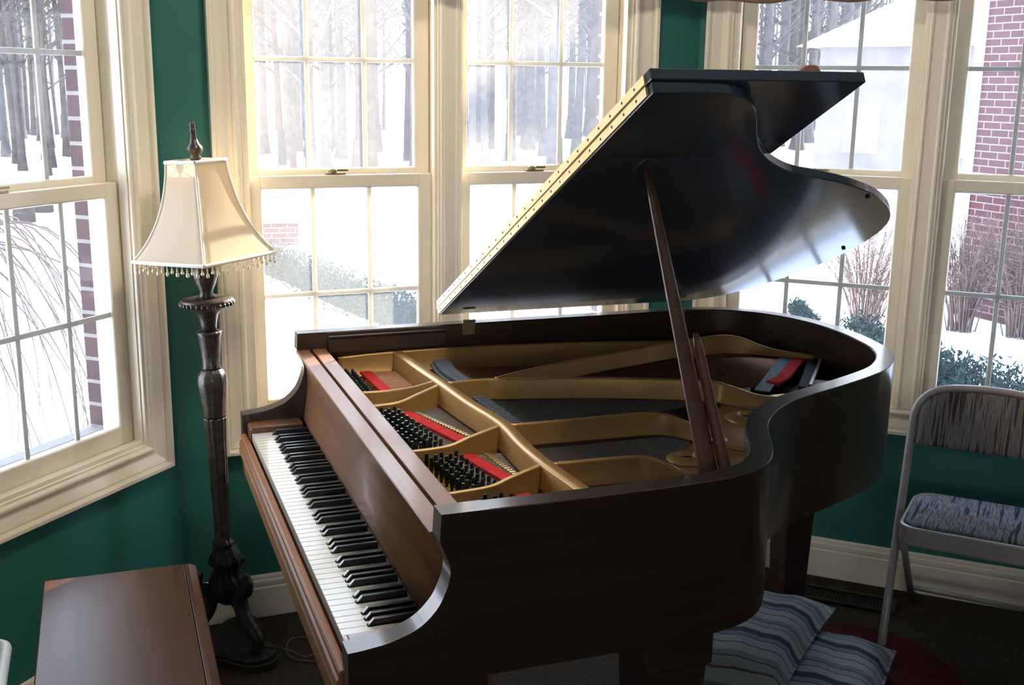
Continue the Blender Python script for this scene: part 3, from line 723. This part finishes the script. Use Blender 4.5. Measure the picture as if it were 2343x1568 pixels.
b = MB(); b.lathe([(.026, z_(1.070)), (.019, z_(1.082)), (.018, z_(1.092)), (.027, z_(1.112)), (.033, z_(1.132)), (.033, z_(1.150)), (.026, z_(1.170)), (.012, z_(1.182)), (.008, z_(1.20)), (.008, z_(1.30))], 32, flute=lambda a, z: 1 + .03 * cos(10 * a)); b.build('socket_vase', M['lampmetal'], LT)
# shade: four sided bell, one corner towards the room
SHA = rad(-76)
prof = [(.079, 1.450), (.078, 1.447), (.081, 1.416), (.090, 1.370), (.102, 1.328), (.119, 1.286), (.140, 1.248), (.163, 1.216), (.185, 1.192), (.190, 1.185)]
def sh(u, r, z, dr=0):
    """point round the square at parameter u in 0..4, half diagonal r"""
    k = int(u) % 4; f = u - int(u)
    a0, a1 = SHA + k * PI / 2, SHA + (k + 1) * PI / 2
    x = r * (cos(a0) * (1 - f) + cos(a1) * f); y = r * (sin(a0) * (1 - f) + sin(a1) * f)
    bulge = 1 + .035 * 4 * f * (1 - f)
    return (x * bulge * (1 + dr), y * bulge * (1 + dr), z)
pp = catmull(prof, 3)
b = MB(); nu = 32
rings = [[sh(4 * i / nu, r, z_(z)) for i in range(nu)] for r, z in pp]
b.loft(rings, True, False, 0, True)
SH = b.build('lamp_shade', M['shade'], LT, fix=False)
SH.rotation_euler = (0, rad(-2.0), 0); SH.location = (1.30 * sin(rad(2.0)), 0, 0)   # the shade sits a little crooked
sol = SH.modifiers.new('solid', 'SOLIDIFY'); sol.thickness = .0012; sol.offset = 1
b = MB()
for k in range(4):
    b.tube([sh(k, r, z_(z), .004) for r, z in pp], .0034, 8)
for r, z, rr in ((.079, 1.447, .0052), (.190, 1.187, .0052)):
    b.tube([sh(4 * i / 40 + .0001, r, z_(z), .006) for i in range(41)], rr, 8, caps=False)
b.build('shade_piping', M['shadetrim'], SH)
bd = MB(); bd.tube([(0, 0, 0), (0, 0, -.016)], .0007, 4); bd.ball((0, 0, -.005), .0022, 6, 4); bd.ball((0, 0, -.0105), .0028, 6, 4); bd.ball((0, 0, -.019), .0048, 8, 5, sz=1.25)
bme = bd.mesh('bead_drop'); bme.materials.append(M['bead'])
for i in range(60):
    o = bpy.data.objects.new('bead_drop', bme); COL.objects.link(o); o.parent = SH
    p = sh(4 * (i + .5) / 60, .190, z_(1.183)); o.location = p; o.scale = (1, 1, .85 if i % 2 else 1.15)
b = MB(); b.lathe([(.0005, 1.44), (.007, 1.445), (.014, 1.452), (.0155, 1.458), (.012, 1.463), (.019, 1.470), (.022, 1.478), (.021, 1.485), (.014, 1.494), (.009, 1.507), (.0075, 1.524), (.0095, 1.527), (.009, 1.531), (.0065, 1.534), (.0085, 1.541), (.0065, 1.548), (.0015, 1.558)], 24, (0, 0, -.02), flute=lambda a, z: 1 + (.07 * cos(8 * a) if z < 1.47 else 0)); b.build('finial', M['lampmetal'], SH)
b = MB(); b.tube([sh(0, .078, z_(1.447)), sh(2, .078, z_(1.447))], .002, 6); b.tube([sh(1, .078, z_(1.447)), sh(3, .078, z_(1.447))], .002, 6); b.build('shade_spider', M['brass'], SH)
# base: urn, three scroll legs on a three lobed plinth
b = MB(); b.lathe([(.018, .345), (.030, .335), (.036, .318), (.050, .300), (.048, .284), (.034, .270), (.042, .250), (.052, .225), (.050, .195), (.034, .170), (.015, .155)], 40, flute=lambda a, z: 1 + .10 * cos(9 * a + z * 40)); b.build('base_urn', M['lampdark'], LP)
for k in range(3):
    a = rad(-35) + k * 2 * PI / 3
    d = lambda r, z: (r * cos(a), r * sin(a), z)
    path = catmull([d(.075, .262), d(.088, .240), d(.080, .215), d(.060, .205), d(.052, .175), d(.066, .135), d(.098, .100), d(.122, .072), d(.118, .048), d(.100, .036)], 5)
    n_ = len(path); rr = [.009 + .013 * math.sin(PI * min(1, i / n_ * 1.1)) ** .7 for i in range(n_)]
    b = MB(); b.tube(path, rr, 10); b.ball(d(.081, .258), .013, 10, 6); b.ball(d(.116, .050), .020, 10, 6); b.build('scroll_leg', M['lampdark'], LP)
pl_ = []
for k in range(60):
    a = 2 * PI * k / 60; r = .135 + .045 * cos(3 * (a - rad(-35)))
    pl_.append((r * cos(a), r * sin(a)))
b = MB(); b.prism(pl_, 0, .022, lambda a, c, h: (a, c, h)); b.prism([(x * .93, y * .93) for x, y in pl_], .022, .034, lambda a, c, h: (a, c, h)); b.build('base_plinth', M['lampdark'], LP, bevel=.003)
cp = catmull([(.10, -.03, .036), (.16, -.05, .040), (.20, -.09, .05), (.235, -.05, .012), (.27, .02, .006), (.24, .08, .006), (.17, .07, .006), (.165, .0, .006), (.21, -.06, .006), (.30, -.05, .006), (.36, .03, .006), (.42, .14, .006)], 8)
b = MB(); b.tube(cp, .0028, 6); b.build('power_cord', M['cord'], LP)

# ------------------------------------------------------------------ folding chair
CT = Vector((.891, -.454, 0)); CN = Vector((.454, .891, 0))
ang = math.atan2(CT.y, CT.x)
C0 = Vector((1.12, 3.08, 0)) - CT * .012
CH = empty('folding_chair', C0 + CT * .22, ang)
tag(CH, 'taupe metal folding chair with blue striped padded seat and back', 'chair')
hw = .22
# frame tube: up from the front feet, over the top
fp = []
for s in (-1, 1):
    seg = [(s * hw, .03, .0), (s * hw, .075, .15), (s * hw, .19, .45), (s * hw, .262, .64), (s * (hw - .004), .285, .70), (s * (hw - .03), .300, .745), (s * (hw - .085), .310, .772)]
    fp.append(seg)
path = catmull(fp[0] + [(0, .318, .782)] + fp[1][::-1], 5)
b = MB(); b.tube(path, .0125, 10); b.build('main_frame', M['tube'], CH)
b = MB()
for s in (-1, 1): b.tube([(s * (hw - .032), .045, .36), (s * (hw - .032), .20, .22), (s * (hw - .030), .455, .0)], .011, 10)
b.tube([(-hw + .032, .36, .09), (hw - .032, .36, .09)], .009, 8); b.build('rear_legs', M['tube'], CH)
for s in (-1, 1):
    for q in ((s * hw, .033, .0), (s * (hw - .030), .452, 0)):
        m = MB(); m.lathe([(.0145, 0.0), (.0150, .02), (.0135, .03)], 12, q); m.build('rubber_foot', M['rubber'], CH)
def seatpoly(h, y0, y1, r, n=5):
    pts = []
    for cx_, cy2, a0 in ((h - r, y0 + r, -PI / 2), (h - r, y1 - r, 0), (-h + r, y1 - r, PI / 2), (-h + r, y0 + r, PI)):
        for k in range(n + 1):
            a = a0 + PI / 2 * k / n; pts.append((cx_ + r * cos(a), cy2 + r * sin(a)))
    return pts
sl = -.05
def seat_xyz(a, c, h): return (a, c, h + sl * (c - .0) * .8)
b = MB(); b.prism(seatpoly(.202, -.015, .345, .055), .374, .432, seat_xyz); b.build('seat_pan', M['tube'], CH, bevel=.006)
so = seatpoly(.192, -.005, .335, .05); m = MB()
def scale_poly(pl, f, cx_=0, cy2=.165): return [(cx_ + (x - cx_) * f, cy2 + (y - cy2) * f) for x, y in pl]
m.loft([[seat_xyz(x, y, z) for x, y in scale_poly(so, f)] for f, z in ((1, .432), (1, .436), (.985, .440), (.94, .443), (.6, .445), (.2, .446))], True, True, 0, True)
m.build('seat_pad', M['seatcloth'], CH)
b = MB(); b.box(-.15, .15, .10, .25, .36, .394); b.tube([(-hw + .01, .16, .375), (hw - .01, .16, .375)], .008, 8); b.build('seat_brace', M['tube'], CH)
# back pad, gently curved
def back_xyz(x, z, d):
    y = .252 + (z - .60) * .36 + .035 * (1 - (x / .2) ** 2) * .6
    return (x, y + d, z)
bo = [(x, z) for x, z in seatpoly(.207, .605, .765, .075, 6)]
bo = [((x, z) if z > .69 else (math.copysign(min(.207, abs(x) + max(0, .685 - z) * .9 * (abs(x) > .12)), x), z)) for x, z in bo]
bo = [(x, z if z < .69 else z + .014 * (1 - (x / .205) ** 2)) for x, z in bo]
m = MB()
cxz = lambda f: [(x * f, .685 + (z - .685) * f) for x, z in bo]
m.loft([[back_xyz(x, z, d) for x, z in cxz(f)] for f, d in ((.7, -.024), (.9, -.022), (.97, -.016), (1, -.006), (1, .012), (.96, .018))], True, True, 0, True)
m.build('back_pad', M['backcloth'], CH)
lowpts = [back_xyz(x, .605, .004) for x in [(-.205 + .41 * i / 12) for i in range(13)]]
b = MB(); b.tube([(-hw, .248, .607)] + lowpts + [(hw, .248, .607)], .006, 8); b.build('back_rail', M['tube'], CH)

# ------------------------------------------------------------------ cushions, mat, register
def cushion(name, loc, rz, tilt, w_, l_, th, label):
    m = MB(); n = 15
    top_, bot_ = [], []
    vs = []; 
    def hgt(x, y):
        ex = (1 - abs(2 * x) ** 3.2) * (1 - abs(2 * y) ** 3.2); return max(0, ex) ** .42
    for sgn in (1, -1):
        for i in range(n + 1):
            for j in range(n + 1):
                x, y = i / n - .5, j / n - .5
                pinch = 1 - .10 * (1 - abs(2 * x) ** 2) * (abs(2 * y) > .99) - .0
                z = sgn * th / 2 * hgt(x, y)
                wr = .004 * sin(23 * x + 5 * y) * hgt(x, y)
                px_ = x * w_ * (1 - .06 * (1 - (2 * x) ** 2) * 0 - .05 * (1 - (2 * y) ** 2) * abs(2 * x) ** 2); py_ = y * l_ * (1 - .05 * (1 - (2 * x) ** 2) * abs(2 * y) ** 2)
                vs.append((px_, py_, z + wr))
    fs = []; N1 = n + 1
    for sgn, o in ((1, 0), (-1, N1 * N1)):
        for i in range(n):
            for j in range(n):
                q = [o + i * N1 + j, o + (i + 1) * N1 + j, o + (i + 1) * N1 + j + 1, o + i * N1 + j + 1]
                fs.append(q if sgn > 0 else q[::-1])
    m.add(vs, fs, 0, True)
    ob = m.build(name, M['cushion'], None, fix=False)
    ob.location = loc; ob.rotation_euler = (tilt[0], tilt[1], rz)
    tag(ob, label, 'cushion', 'striped cushions on the floor')
    b = MB(); e = []
    for t_ in range(60):
        f = t_ / 60 * 4; k = int(f); g = f - k
        x, y = [(-.5 + g, -.5), (.5, -.5 + g), (.5 - g, .5), (-.5, .5 - g)][k]
        e.append((x * w_ * (1 - .05 * (1 - (2 * y) ** 2) * abs(2 * x) ** 2), y * l_ * (1 - .05 * (1 - (2 * x) ** 2) * abs(2 * y) ** 2), 0))
    b.tube(e + [e[0]], .0045, 6, caps=False); b.build('piping', M['cushion'], ob)
    return ob
cushion('floor_cushion', (.815, 2.83, .077), math.atan2(-.454, .891) + rad(3), (0, 0), .43, .52, .13, 'blue and cream striped cushion lying flat on the dark red mat')
cushion('floor_cushion', (.655, 2.920, .147), math.atan2(-.454, .891) - rad(1), (rad(-2), rad(-5)), .39, .60, .14, 'blue and cream striped cushion propped beside piano leg, overlapping its neighbour')
mt = MB(); c0 = Vector((.98, 2.98, 0))
mp_ = [(.30 * cos(2 * PI * k / 40) * (1.0) + c0.x + .03, .33 * sin(2 * PI * k / 40) + c0.y - .02) for k in range(40)]
mt.prism(mp_, 0.0005, .010, lambda a, c, h: (a, c, h)); ob = mt.build('floor_mat', M['redmat'], bevel=.003)
tag(ob, 'dark red fabric mat on carpet under the striped cushions', 'mat')
RG = empty('floor_register', (1.125, 3.475, 0), TR)
tag(RG, 'bronze slotted floor register in carpet behind piano leg', 'vent')
b = MB(); ring(b, -.155, .155, -.055, .055, rect(0, .014, 0, .005)); 
ob = b.build('register_frame', M['vent'], RG); ob.rotation_euler = (PI / 2, 0, 0); ob.location = (0, 0, .006)
b = MB()
for k in range(26): x = -.138 + k * .011; b.box(x - .0025, x + .0025, -.042, .042, .001, .0055)
b.build('register_louvers', M['vent'], RG)
b = MB(); b.box(-.142, .142, -.042, .042, .0004, .001); b.build('register_well_shade', M['dark'], RG)  # thin dark sheet: shade below the louvers put into colour
# pale object cut off by the left edge of the picture
sc_ = pw(.856 - .20, -.580 - .13)
ST = empty('side_stool', (sc_.x, sc_.y, 0), .34914)
tag(ST, 'tan topped stool with white rounded edge left of piano bench', 'stool')
b = MB(); b.prism(seatpoly(.118, -.188, .188, .02), .450, .470, lambda a, c, h: (a, c, h)); b.build('stool_top', M['tan'], ST, bevel=.004)
b = MB(); pts = seatpoly(.130, -.20, .20, .03); b.tube([(x, y, .458) for x, y in pts + [pts[0], pts[1]]], .013, 10, caps=False); b.build('white_edging', M['whiteedge'], ST)
for sx in (-1, 1):
    for sy in (-1, 1):
        b = MB(); b.tube([(sx * .105, sy * .175, 0), (sx * .095, sy * .16, .45)], [.011, .015], 10); b.build('leg', M['whiteedge'], ST)

# ------------------------------------------------------------------ valances
def valance(w, s0, s1, name, label, zb, dep=.085):
    (p, t) = WALL[w]; r = empty(name, (p[0], p[1], 0), t)
    tag(r, label, 'valance', 'window valances')
    n = 60; m = MB(); rings = []
    for i in range(n + 1):
        s = s0 + (s1 - s0) * i / n; wv = .012 * sin(2 * PI * (s - s0) / .13) + .006 * sin(2 * PI * (s - s0) / .051)
        y = -dep - wv * .6
        e = zb + .006 * sin(2 * PI * (s - s0) / .26)
        rings.append([(s, y + .006, 2.42), (s, y, 2.42), (s, y - .01, e + .2), (s, y, e + .012), (s, y + .006, e + .012)])
    m.loft(rings, True, True, 0, True); vb = m.build('valance_cloth', M['valance'], r)
    m = MB(); m.tube([(rg[3][0], rg[3][1], rg[3][2] - .004) for rg in rings], .008, 8); m.build('binding', M['valtrim'], vb)
    m = MB(); m.box(s0, s1, -dep - .02, -.002, 2.421, 2.44); m.build('valance_board', M['trim'], r)
valance('back', -.30, 1.225, 'window_valance', 'cream valance with brown binding across the top of lamp side windows', 1.930)
valance('right', -.285, 1.25, 'window_valance', 'cream valance with brown binding above windows behind the lid tip', 1.922)

# ------------------------------------------------------------------ outside
ZG = -.45
def terr(x, y):
    d = math.hypot(x, y)
    h = ZG + max(0, d - 16) * .012 + max(0, d - 45) * .10
    h += .10 * sin(x * .35 + 1) * sin(y * .27) * min(1, max(0, d - 9) / 8) + .03 * sin(x * 1.3) * sin(y * 1.1 + 2) * min(1, max(0, d - 6) / 4)
    return h
gm = MB(); nx, ny = 150, 130
X = lambda i: -70 + 140 * i / nx
Y = lambda j: 3.0 + 87 * (j / ny) ** 1.7
vs = [(X(i), Y(j), terr(X(i), Y(j))) for j in range(ny + 1) for i in range(nx + 1)]
fs = [(j * (nx + 1) + i, j * (nx + 1) + i + 1, (j + 1) * (nx + 1) + i + 1, (j + 1) * (nx + 1) + i) for j in range(ny) for i in range(nx)]
gm.add(vs, fs, 0, True)
struct(gm.build('snowy_ground', M['snow'], fix=False), 'snow covered ground outside the windows')
# side and rear ground so daylight bounces everywhere around the house
gm = MB(); gm.box(-70, 70, -50, 3.0, ZG - .05, ZG - .001); struct(gm.build('snowy_ground_rear', M['snow']))

def treemesh(seed, h, r, nb):
    rnd = random.Random(seed); m = MB()
    ph = rnd.random() * 6
    tr = [(.12 * sin(ph + z * .35) * z / h * 2, .12 * cos(ph * 2 + z * .3) * z / h * 2, z) for z in [h * k / 9 for k in range(10)]]
    m.tube(tr, [r * (1.0 - .8 * k / 9) + .008 for k in range(10)], 8)
    m.lathe([(r * 1.9, -.1), (r * 1.45, .12), (r * 1.12, .4), (r * .95, .9)], 8, tr[0], flute=lambda a, z: 1 + .18 * cos(3 * a + ph))
    for k in range(nb):
        f = .18 + .8 * rnd.random() ** .8; i = int(f * 9); q = f * 9 - i
        b0 = Vector(tr[i]).lerp(Vector(tr[min(9, i + 1)]), q)
        a = rnd.random() * 2 * PI; L = h * (.30 - .18 * f) * (.5 + rnd.random()); el = .3 + .6 * rnd.random()
        d = Vector((cos(a), sin(a), el)).normalized()
        pts = [b0, b0 + d * L * .5 + Vector((0, 0, .05 * L)), b0 + d * L + Vector((0, 0, .2 * L))]
        rr = r * (1 - f) * .38 + .010
        m.tube(pts, [rr, rr * .6, .006], 5, caps=False)
        for _ in range(3):
            s_ = rnd.uniform(.3, .9); c = b0 + d * L * s_; a2 = a + rnd.uniform(-1.2, 1.2); L2 = L * rnd.uniform(.25, .5)
            d2 = Vector((cos(a2), sin(a2), rnd.uniform(.1, .9))).normalized()
            m.tube([c, c + d2 * L2], [rr * .35 + .004, .004], 4, caps=False)
    return m.mesh('bare_tree')
tm = []
for k in range(7):
    me = treemesh(k, [13, 15, 11, 16, 12, 9, 14][k], [.15, .19, .11, .22, .10, .07, .16][k], [26, 30, 24, 30, 24, 20, 28][k]); me.materials.append(M['bark' if k % 2 else 'barkgrey']); tm.append(me)
rnd = random.Random(21)
def tree(x, y, k, label, group, rz=0, s=1):
    o = bpy.data.objects.new('bare_tree', tm[k]); COL.objects.link(o)
    o.location = (x, y, terr(x, y) - .1); o.rotation_euler = (0, 0, rz); o.scale = (s, s, s)
    return tag(o, label, 'tree', group)
# one thick trunk stands out behind the back right window
g_ = ground(1356, 21); tree(g_.x, g_.y, 3, 'thick grey tree trunk seen just left of where the lid edge crosses the casing', None, 1.0, 1.0)
g_ = ground(840, 24); tree(g_.x, g_.y, 3, 'broad tree trunk seen through the right panes of the window beside lamp', None, 2.0, 1.05)
placed = []
def zone(n, x0, x1, d0, d1, label, group, ks):
    c = 0; tries = 0
    while c < n and tries < 4000:
        tries += 1
        px_, d = rnd.uniform(x0, x1), d0 + (d1 - d0) * rnd.random() ** .8
        g = ground(px_, d)
        if any((g.x - a) ** 2 + (g.y - b_) ** 2 < .8 for a, b_ in placed): continue
        placed.append((g.x, g.y)); tree(g.x, g.y, rnd.choice(ks), label, group, rnd.random() * 6, rnd.uniform(.8, 1.15)); c += 1
zone(34, -60, 178, 25, 46, 'bare leafless tree in the snowy woods beyond the far left window', 'trees beyond the far left window', [2, 5, 5, 4, 5])
zone(34, 500, 990, 23, 44, 'bare leafless tree in the snowy woods beyond the window by the lamp', 'trees beyond the window by the lamp', [0, 2, 4, 5, 5, 6])
zone(32, 1000, 1500, 23, 44, 'bare leafless tree in the snowy woods beyond the window behind the lid', 'trees beyond the window behind the lid', [0, 2, 4, 5, 5, 6])
zone(30, 1560, 1950, 30, 52, 'bare leafless tree in the woods behind the snow roofed house', 'trees behind the snow roofed house', [0, 1, 2, 4, 6])
# a belt of far trunks nobody could count closes the view
fm = MB()
for k in range(170):
    a = rad(rnd.uniform(-36, 27)); d = rnd.uniform(50, 72); x, y = d * sin(a), d * cos(a); z0 = terr(x, y) - .2
    fm.tube([(x, y, z0), (x + rnd.uniform(-.3, .3), y, z0 + rnd.uniform(8, 14))], [rnd.uniform(.04, .11), .03], 5, caps=False)
    for _ in range(4):
        zz = z0 + rnd.uniform(2, 9); dx = rnd.uniform(-2, 2); fm.tube([(x, y, zz), (x + dx, y + rnd.uniform(-1, 1), zz + rnd.uniform(.6, 2))], [.04, .01], 4, caps=False)
ob = fm.build('distant_woods', M['barkgrey'], fix=False); tag(ob, 'dense belt of distant bare trees behind the snowy woods', 'woods', kind='stuff')
# logs / stumps in the snow on the left
for px_, d, lb in ((64, 17.5, 'dark stump poking out of the snow beyond far left window'), (108, 18.5, 'second dark stump in snow, beside the brick edge of far left window')):
    g = ground(px_, d); m = MB(); m.lathe([(.16, 0), (.15, .25), (.12, .33), (.001, .34)], 10); ob = m.build('tree_stump', M['bark']); ob.location = (g.x, g.y, terr(g.x, g.y) - .04); tag(ob, lb, 'stump')
# hedges
def hedge(name, pts, wd, ht, label, n, snowtop=False, sz=.05):
    m = MB(); r2 = random.Random(len(label)); path = catmull(pts, 8)
    core = []
    for i in range(n):
        f = r2.random() * (len(path) - 1); k = int(f); q = f - k
        x = path[k][0] * (1 - q) + path[k + 1][0] * q; y = path[k][1] * (1 - q) + path[k + 1][1] * q
        a = r2.random() * 2 * PI; rr = r2.random() ** .5; hh = (1 - rr ** 2) ** .5
        cx_, cy2 = x + cos(a) * rr * wd / 2, y + sin(a) * rr * wd / 2
        z = terr(cx_, cy2) + ht * (r2.random() ** .5) * (.45 + .55 * hh) * (1 + .22 * sin(f * 2.3) + .12 * sin(f * 6.1))
        d = Vector((r2.uniform(-1, 1), r2.uniform(-1, 1), r2.uniform(.2, 1.3))).normalized(); L = r2.uniform(.6, 1.4) * sz
        s = d.cross(Vector((r2.uniform(-1, 1), r2.uniform(-1, 1), .3))).normalized() * L * .22
        c = Vector((cx_, cy2, z))
        m.add([c - s, c + s, c + s * .6 + d * L, c - s * .6 + d * L], [(0, 1, 2, 3)])
    for i in range(len(path) - 1):   # woody core below the needles
        a, b_ = path[i], path[i + 1]
        m.tube([(a[0], a[1], terr(*a) + ht * .25), (b_[0], b_[1], terr(*b_) + ht * .25)], ht * .38, 8)
    ob = m.build(name, M['hedge'], fix=False); tag(ob, label, 'hedge'); return ob
def gxy(x, d): g = ground(x, d); return (g.x, g.y)
hedge('low_hedge', [gxy(590, 13.2), gxy(720, 11.6), gxy(860, 10.2), gxy(1010, 9.2)], .55, .30, 'low grey green hedge running diagonally through the snow beyond lamp side window', 12000, sz=.032)
hedge('low_hedge', [gxy(1825, 10.9), gxy(1845, 10.5), gxy(1870, 10.1)], .16, .15, 'small evergreen clump in snow beyond the window at the lid tip', 1400, sz=.03)
hedge('low_hedge', [gxy(1975, 8.9), gxy(2060, 8.4), gxy(2200, 7.9), gxy(2400, 7.4)], .46, .36, 'dark green juniper hedge in snow below the brick wall', 11000, sz=.032)
# bare shrubs
def shrub(c, h, r, n, mat, label, seed, droop=0):
    r2 = random.Random(seed); m = MB()
    for i in range(n):
        a = r2.random() * 2 * PI; rr = r * r2.random() ** .6; L = h * r2.uniform(.6, 1.1)
        b0 = Vector((cos(a) * .12 * r2.random(), sin(a) * .12 * r2.random(), 0)); tip = Vector((cos(a) * rr, sin(a) * rr, L))
        mid = b0.lerp(tip, .5) + Vector((cos(a) * -rr * .12, sin(a) * -rr * .12, L * .08))
        pts = catmull([b0, mid, tip], 3); m.tube(pts, [.0048 * (1 - .8 * k / len(pts)) + .0012 for k in range(len(pts))], 4, caps=False)
        for _ in range(5):
            f = r2.uniform(.3, .95); q = b0.lerp(mid, f * 2) if f < .5 else mid.lerp(tip, f * 2 - 1)
            d = Vector((r2.uniform(-1, 1), r2.uniform(-1, 1), r2.uniform(.2, 1.2))).normalized() * h * r2.uniform(.10, .26)
            m.tube([q, q + d], [.0035, .0015], 4, caps=False)
    ob = m.build('bare_shrub', M[mat], fix=False); ob.location = c; tag(ob, label, 'shrub'); return ob
for px_, d, h, r, n, lb in ((1990, 10.4, .98, .55, 80, 'bare reddish shrub in snow seen under the lid tip'), (2215, 10.7, 1.0, .48, 80, 'bare reddish shrub against the left part of the brick wall'), (2350, 10.6, 1.04, .55, 80, 'bare reddish shrub against the brick wall at the right picture edge')):
    g = ground(px_, d); shrub((g.x, g.y, terr(g.x, g.y) - .05), h, r, n, 'twig', lb, int(px_))
# weeping shrub close outside the far left window
m = MB(); r2 = random.Random(5)
g = ground(-190, 6.2); base = Vector((g.x, g.y, ZG))
crown = base + Vector((0, 0, 1.38))
m.tube([base, base + Vector((.05, .05, .9)), crown], [.06, .05, .035], 8)
for i in range(36):
    a = r2.uniform(-1.5, 1.5) + rad(5); L = r2.uniform(.5, 1.35)
    d = Vector((cos(a), sin(a) * .8, 0)); top_ = crown + d * L * .55 + Vector((0, 0, r2.uniform(-.25, .05)))
    end = crown + d * L * (1.0) + Vector((r2.uniform(-.2, .2), 0, -r2.uniform(.5, 1.7)))
    pts = catmull([crown + Vector((0, 0, -.1 * r2.random())), top_, top_.lerp(end, .5) + d * .12, end], 5)
    m.tube(pts, [.005 * (1 - k / len(pts)) + .0012 for k in range(len(pts))], 4, caps=False)
    for _ in range(5):
        k = r2.randint(3, len(pts) - 2); q = Vector(pts[k]); dd = Vector((r2.uniform(-1, 1), r2.uniform(-1, 1), r2.uniform(-1.4, .3))).normalized() * r2.uniform(.1, .35)
        m.tube([q, q + dd * .6 + Vector((0, 0, .02)), q + dd], [.0016, .0012, .0008], 4, caps=False)
ob = m.build('weeping_shrub', M['twigpale'], fix=False); tag(ob, 'bare weeping shrub with thin trailing twigs outside far left window', 'shrub')
# brick pillar with snow cap
g = ground(625, 15.4); PLR = empty('brick_pillar', (g.x, g.y, terr(g.x, g.y) - .05), rad(12)); tag(PLR, 'low brick pillar with stone cap and snow in yard beyond lamp', 'pillar')
b = MB(); b.box(-.34, .34, -.3, .3, 0, .33); b.build('pillar_shaft', M['brick'], PLR)
b = MB(); b.box(-.38, .38, -.34, .34, .33, .42); b.build('cap_stone', M['siding'], PLR, bevel=.01)
b = MB(); b.lathe([(.36, .42), (.33, .50), (.20, .57), (.001, .60)], 16); b.build('snow_cap', M['snow'], PLR)
# brick wing on the right
a = at(2196, 640, 11.6); b_ = at(2640, 640, 10.2)
t = math.atan2(b_.y - a.y, b_.x - a.x)
WG = empty('brick_house_wing', (a.x, a.y, ZG), t); tag(WG, 'red brick house wing seen through the window behind the chair', 'house')
b = MB(); b.box(0, 4.6, 0, .25, -.2, 5.3); b.box(0, .25, .25, 4, -.2, 5.3); b.build('brick_wall', M['brick'], WG)
b = MB(); b.box(-.07, .02, -.04, .10, .0, 5.3); b.build('corner_board', M['outwhite'], WG, bevel=.005)
b = MB(); b.hexa([(-.25, -.3, 5.3), (4.8, -.3, 5.3), (4.8, 4.2, 5.3), (-.25, 4.2, 5.3)], [(1.2, 1.6, 6.3), (4.8, 1.6, 6.3), (4.8, 2.2, 6.3), (1.2, 2.2, 6.3)]); b.build('snowy_roof', M['snow'], WG)
# distant snow-roofed house
a = at(1872, 200, 27); b_ = at(2500, 200, 25); t = math.atan2(b_.y - a.y, b_.x - a.x)
g0 = terr(a.x, a.y) - .3
HS = empty('snow_roofed_house', (a.x, a.y, g0), t); tag(HS, 'distant pale house with snow covered hip roof', 'house')
ez = at(1872, 108, 27).z - g0
b = MB(); b.box(0, 8, 0, 7, 0, ez); b.build('house_wall', M['siding'], HS)
b = MB(); b.hexa([(-.4, -.4, ez), (8.4, -.4, ez), (8.4, 7.4, ez), (-.4, 7.4, ez)], [(3.2, 3.3, ez + 2.4), (6, 3.3, ez + 2.4), (6, 3.7, ez + 2.4), (3.2, 3.7, ez + 2.4)]); b.build('hip_roof', M['snow'], HS)
for x0 in (.7, 2.6):
    b = MB(); b.box(x0, x0 + .8, -.04, .02, .9, 2.0); b.build('house_window', M['outwhite'], HS)

# ------------------------------------------------------------------ light
# added fill light in a made-up fixture, unseen overhead, brightens upper casings and walls
FILL_POWER = 14.0
CX, CY = .05, 2.35
CLT = empty('added_fill_light', (CX, CY, CEIL)); tag(CLT, 'added unseen round fill light with frosted diffuser above the piano', 'fill light')
b = MB(); b.lathe([(.19, 0), (.19, -.02), (.175, -.03), (.17, -.03)], 36); b.build('fill_base', M['brass'], CLT)
mm, tt, oo = nt('added_fill_glow'); em = N(tt, 'ShaderNodeEmission', Color=(1, .88, .72, 1), Strength=FILL_POWER); tt.links.new(em.outputs[0], oo.inputs[0])
b = MB(); b.lathe([(.170, -.028), (.165, -.055), (.13, -.085), (.07, -.10), (.001, -.104)], 36); b.build('diffuser', mm, CLT)
SUN_AZ, SUN_EL = rad(30.5), rad(21.5)
sd = Vector((sin(SUN_AZ) * cos(SUN_EL), cos(SUN_AZ) * cos(SUN_EL), sin(SUN_EL)))
L = bpy.data.lights.new('sun', 'SUN'); L.energy = 7.0; L.angle = rad(.6); L.color = (1, .86, .66)
lo = bpy.data.objects.new('sun', L); COL.objects.link(lo); lo.rotation_euler = (-sd).to_track_quat('-Z', 'Y').to_euler(); lo.location = sd * 40
wd = bpy.data.worlds.new('sky'); scene.world = wd; wd.use_nodes = True
t = wd.node_tree; t.nodes.clear()
o = t.nodes.new('ShaderNodeOutputWorld'); bg = t.nodes.new('ShaderNodeBackground'); bg.inputs['Strength'].default_value = 2.2
tc = t.nodes.new('ShaderNodeTexCoord'); sp = t.nodes.new('ShaderNodeSeparateXYZ'); t.links.new(tc.outputs['Generated'], sp.inputs[0])
c = ramp(t, sp.outputs[2], [(0, (.97, .96, .94)), (.35, (.74, .84, .98)), (1, (.42, .62, 1.0))])
t.links.new(c, bg.inputs['Color']); t.links.new(bg.outputs[0], o.inputs[0])

vs_ = scene.view_settings
scene.display_settings.display_device = 'sRGB'
vs_.view_transform = 'Standard'; vs_.look = 'None'; vs_.exposure = 1.9; vs_.gamma = 1.0; vs_.use_curve_mapping = False
scene.cycles.max_bounces = 10; scene.cycles.diffuse_bounces = 6; scene.cycles.glossy_bounces = 4; scene.cycles.transparent_max_bounces = 16
scene.cycles.sample_clamp_indirect = 8
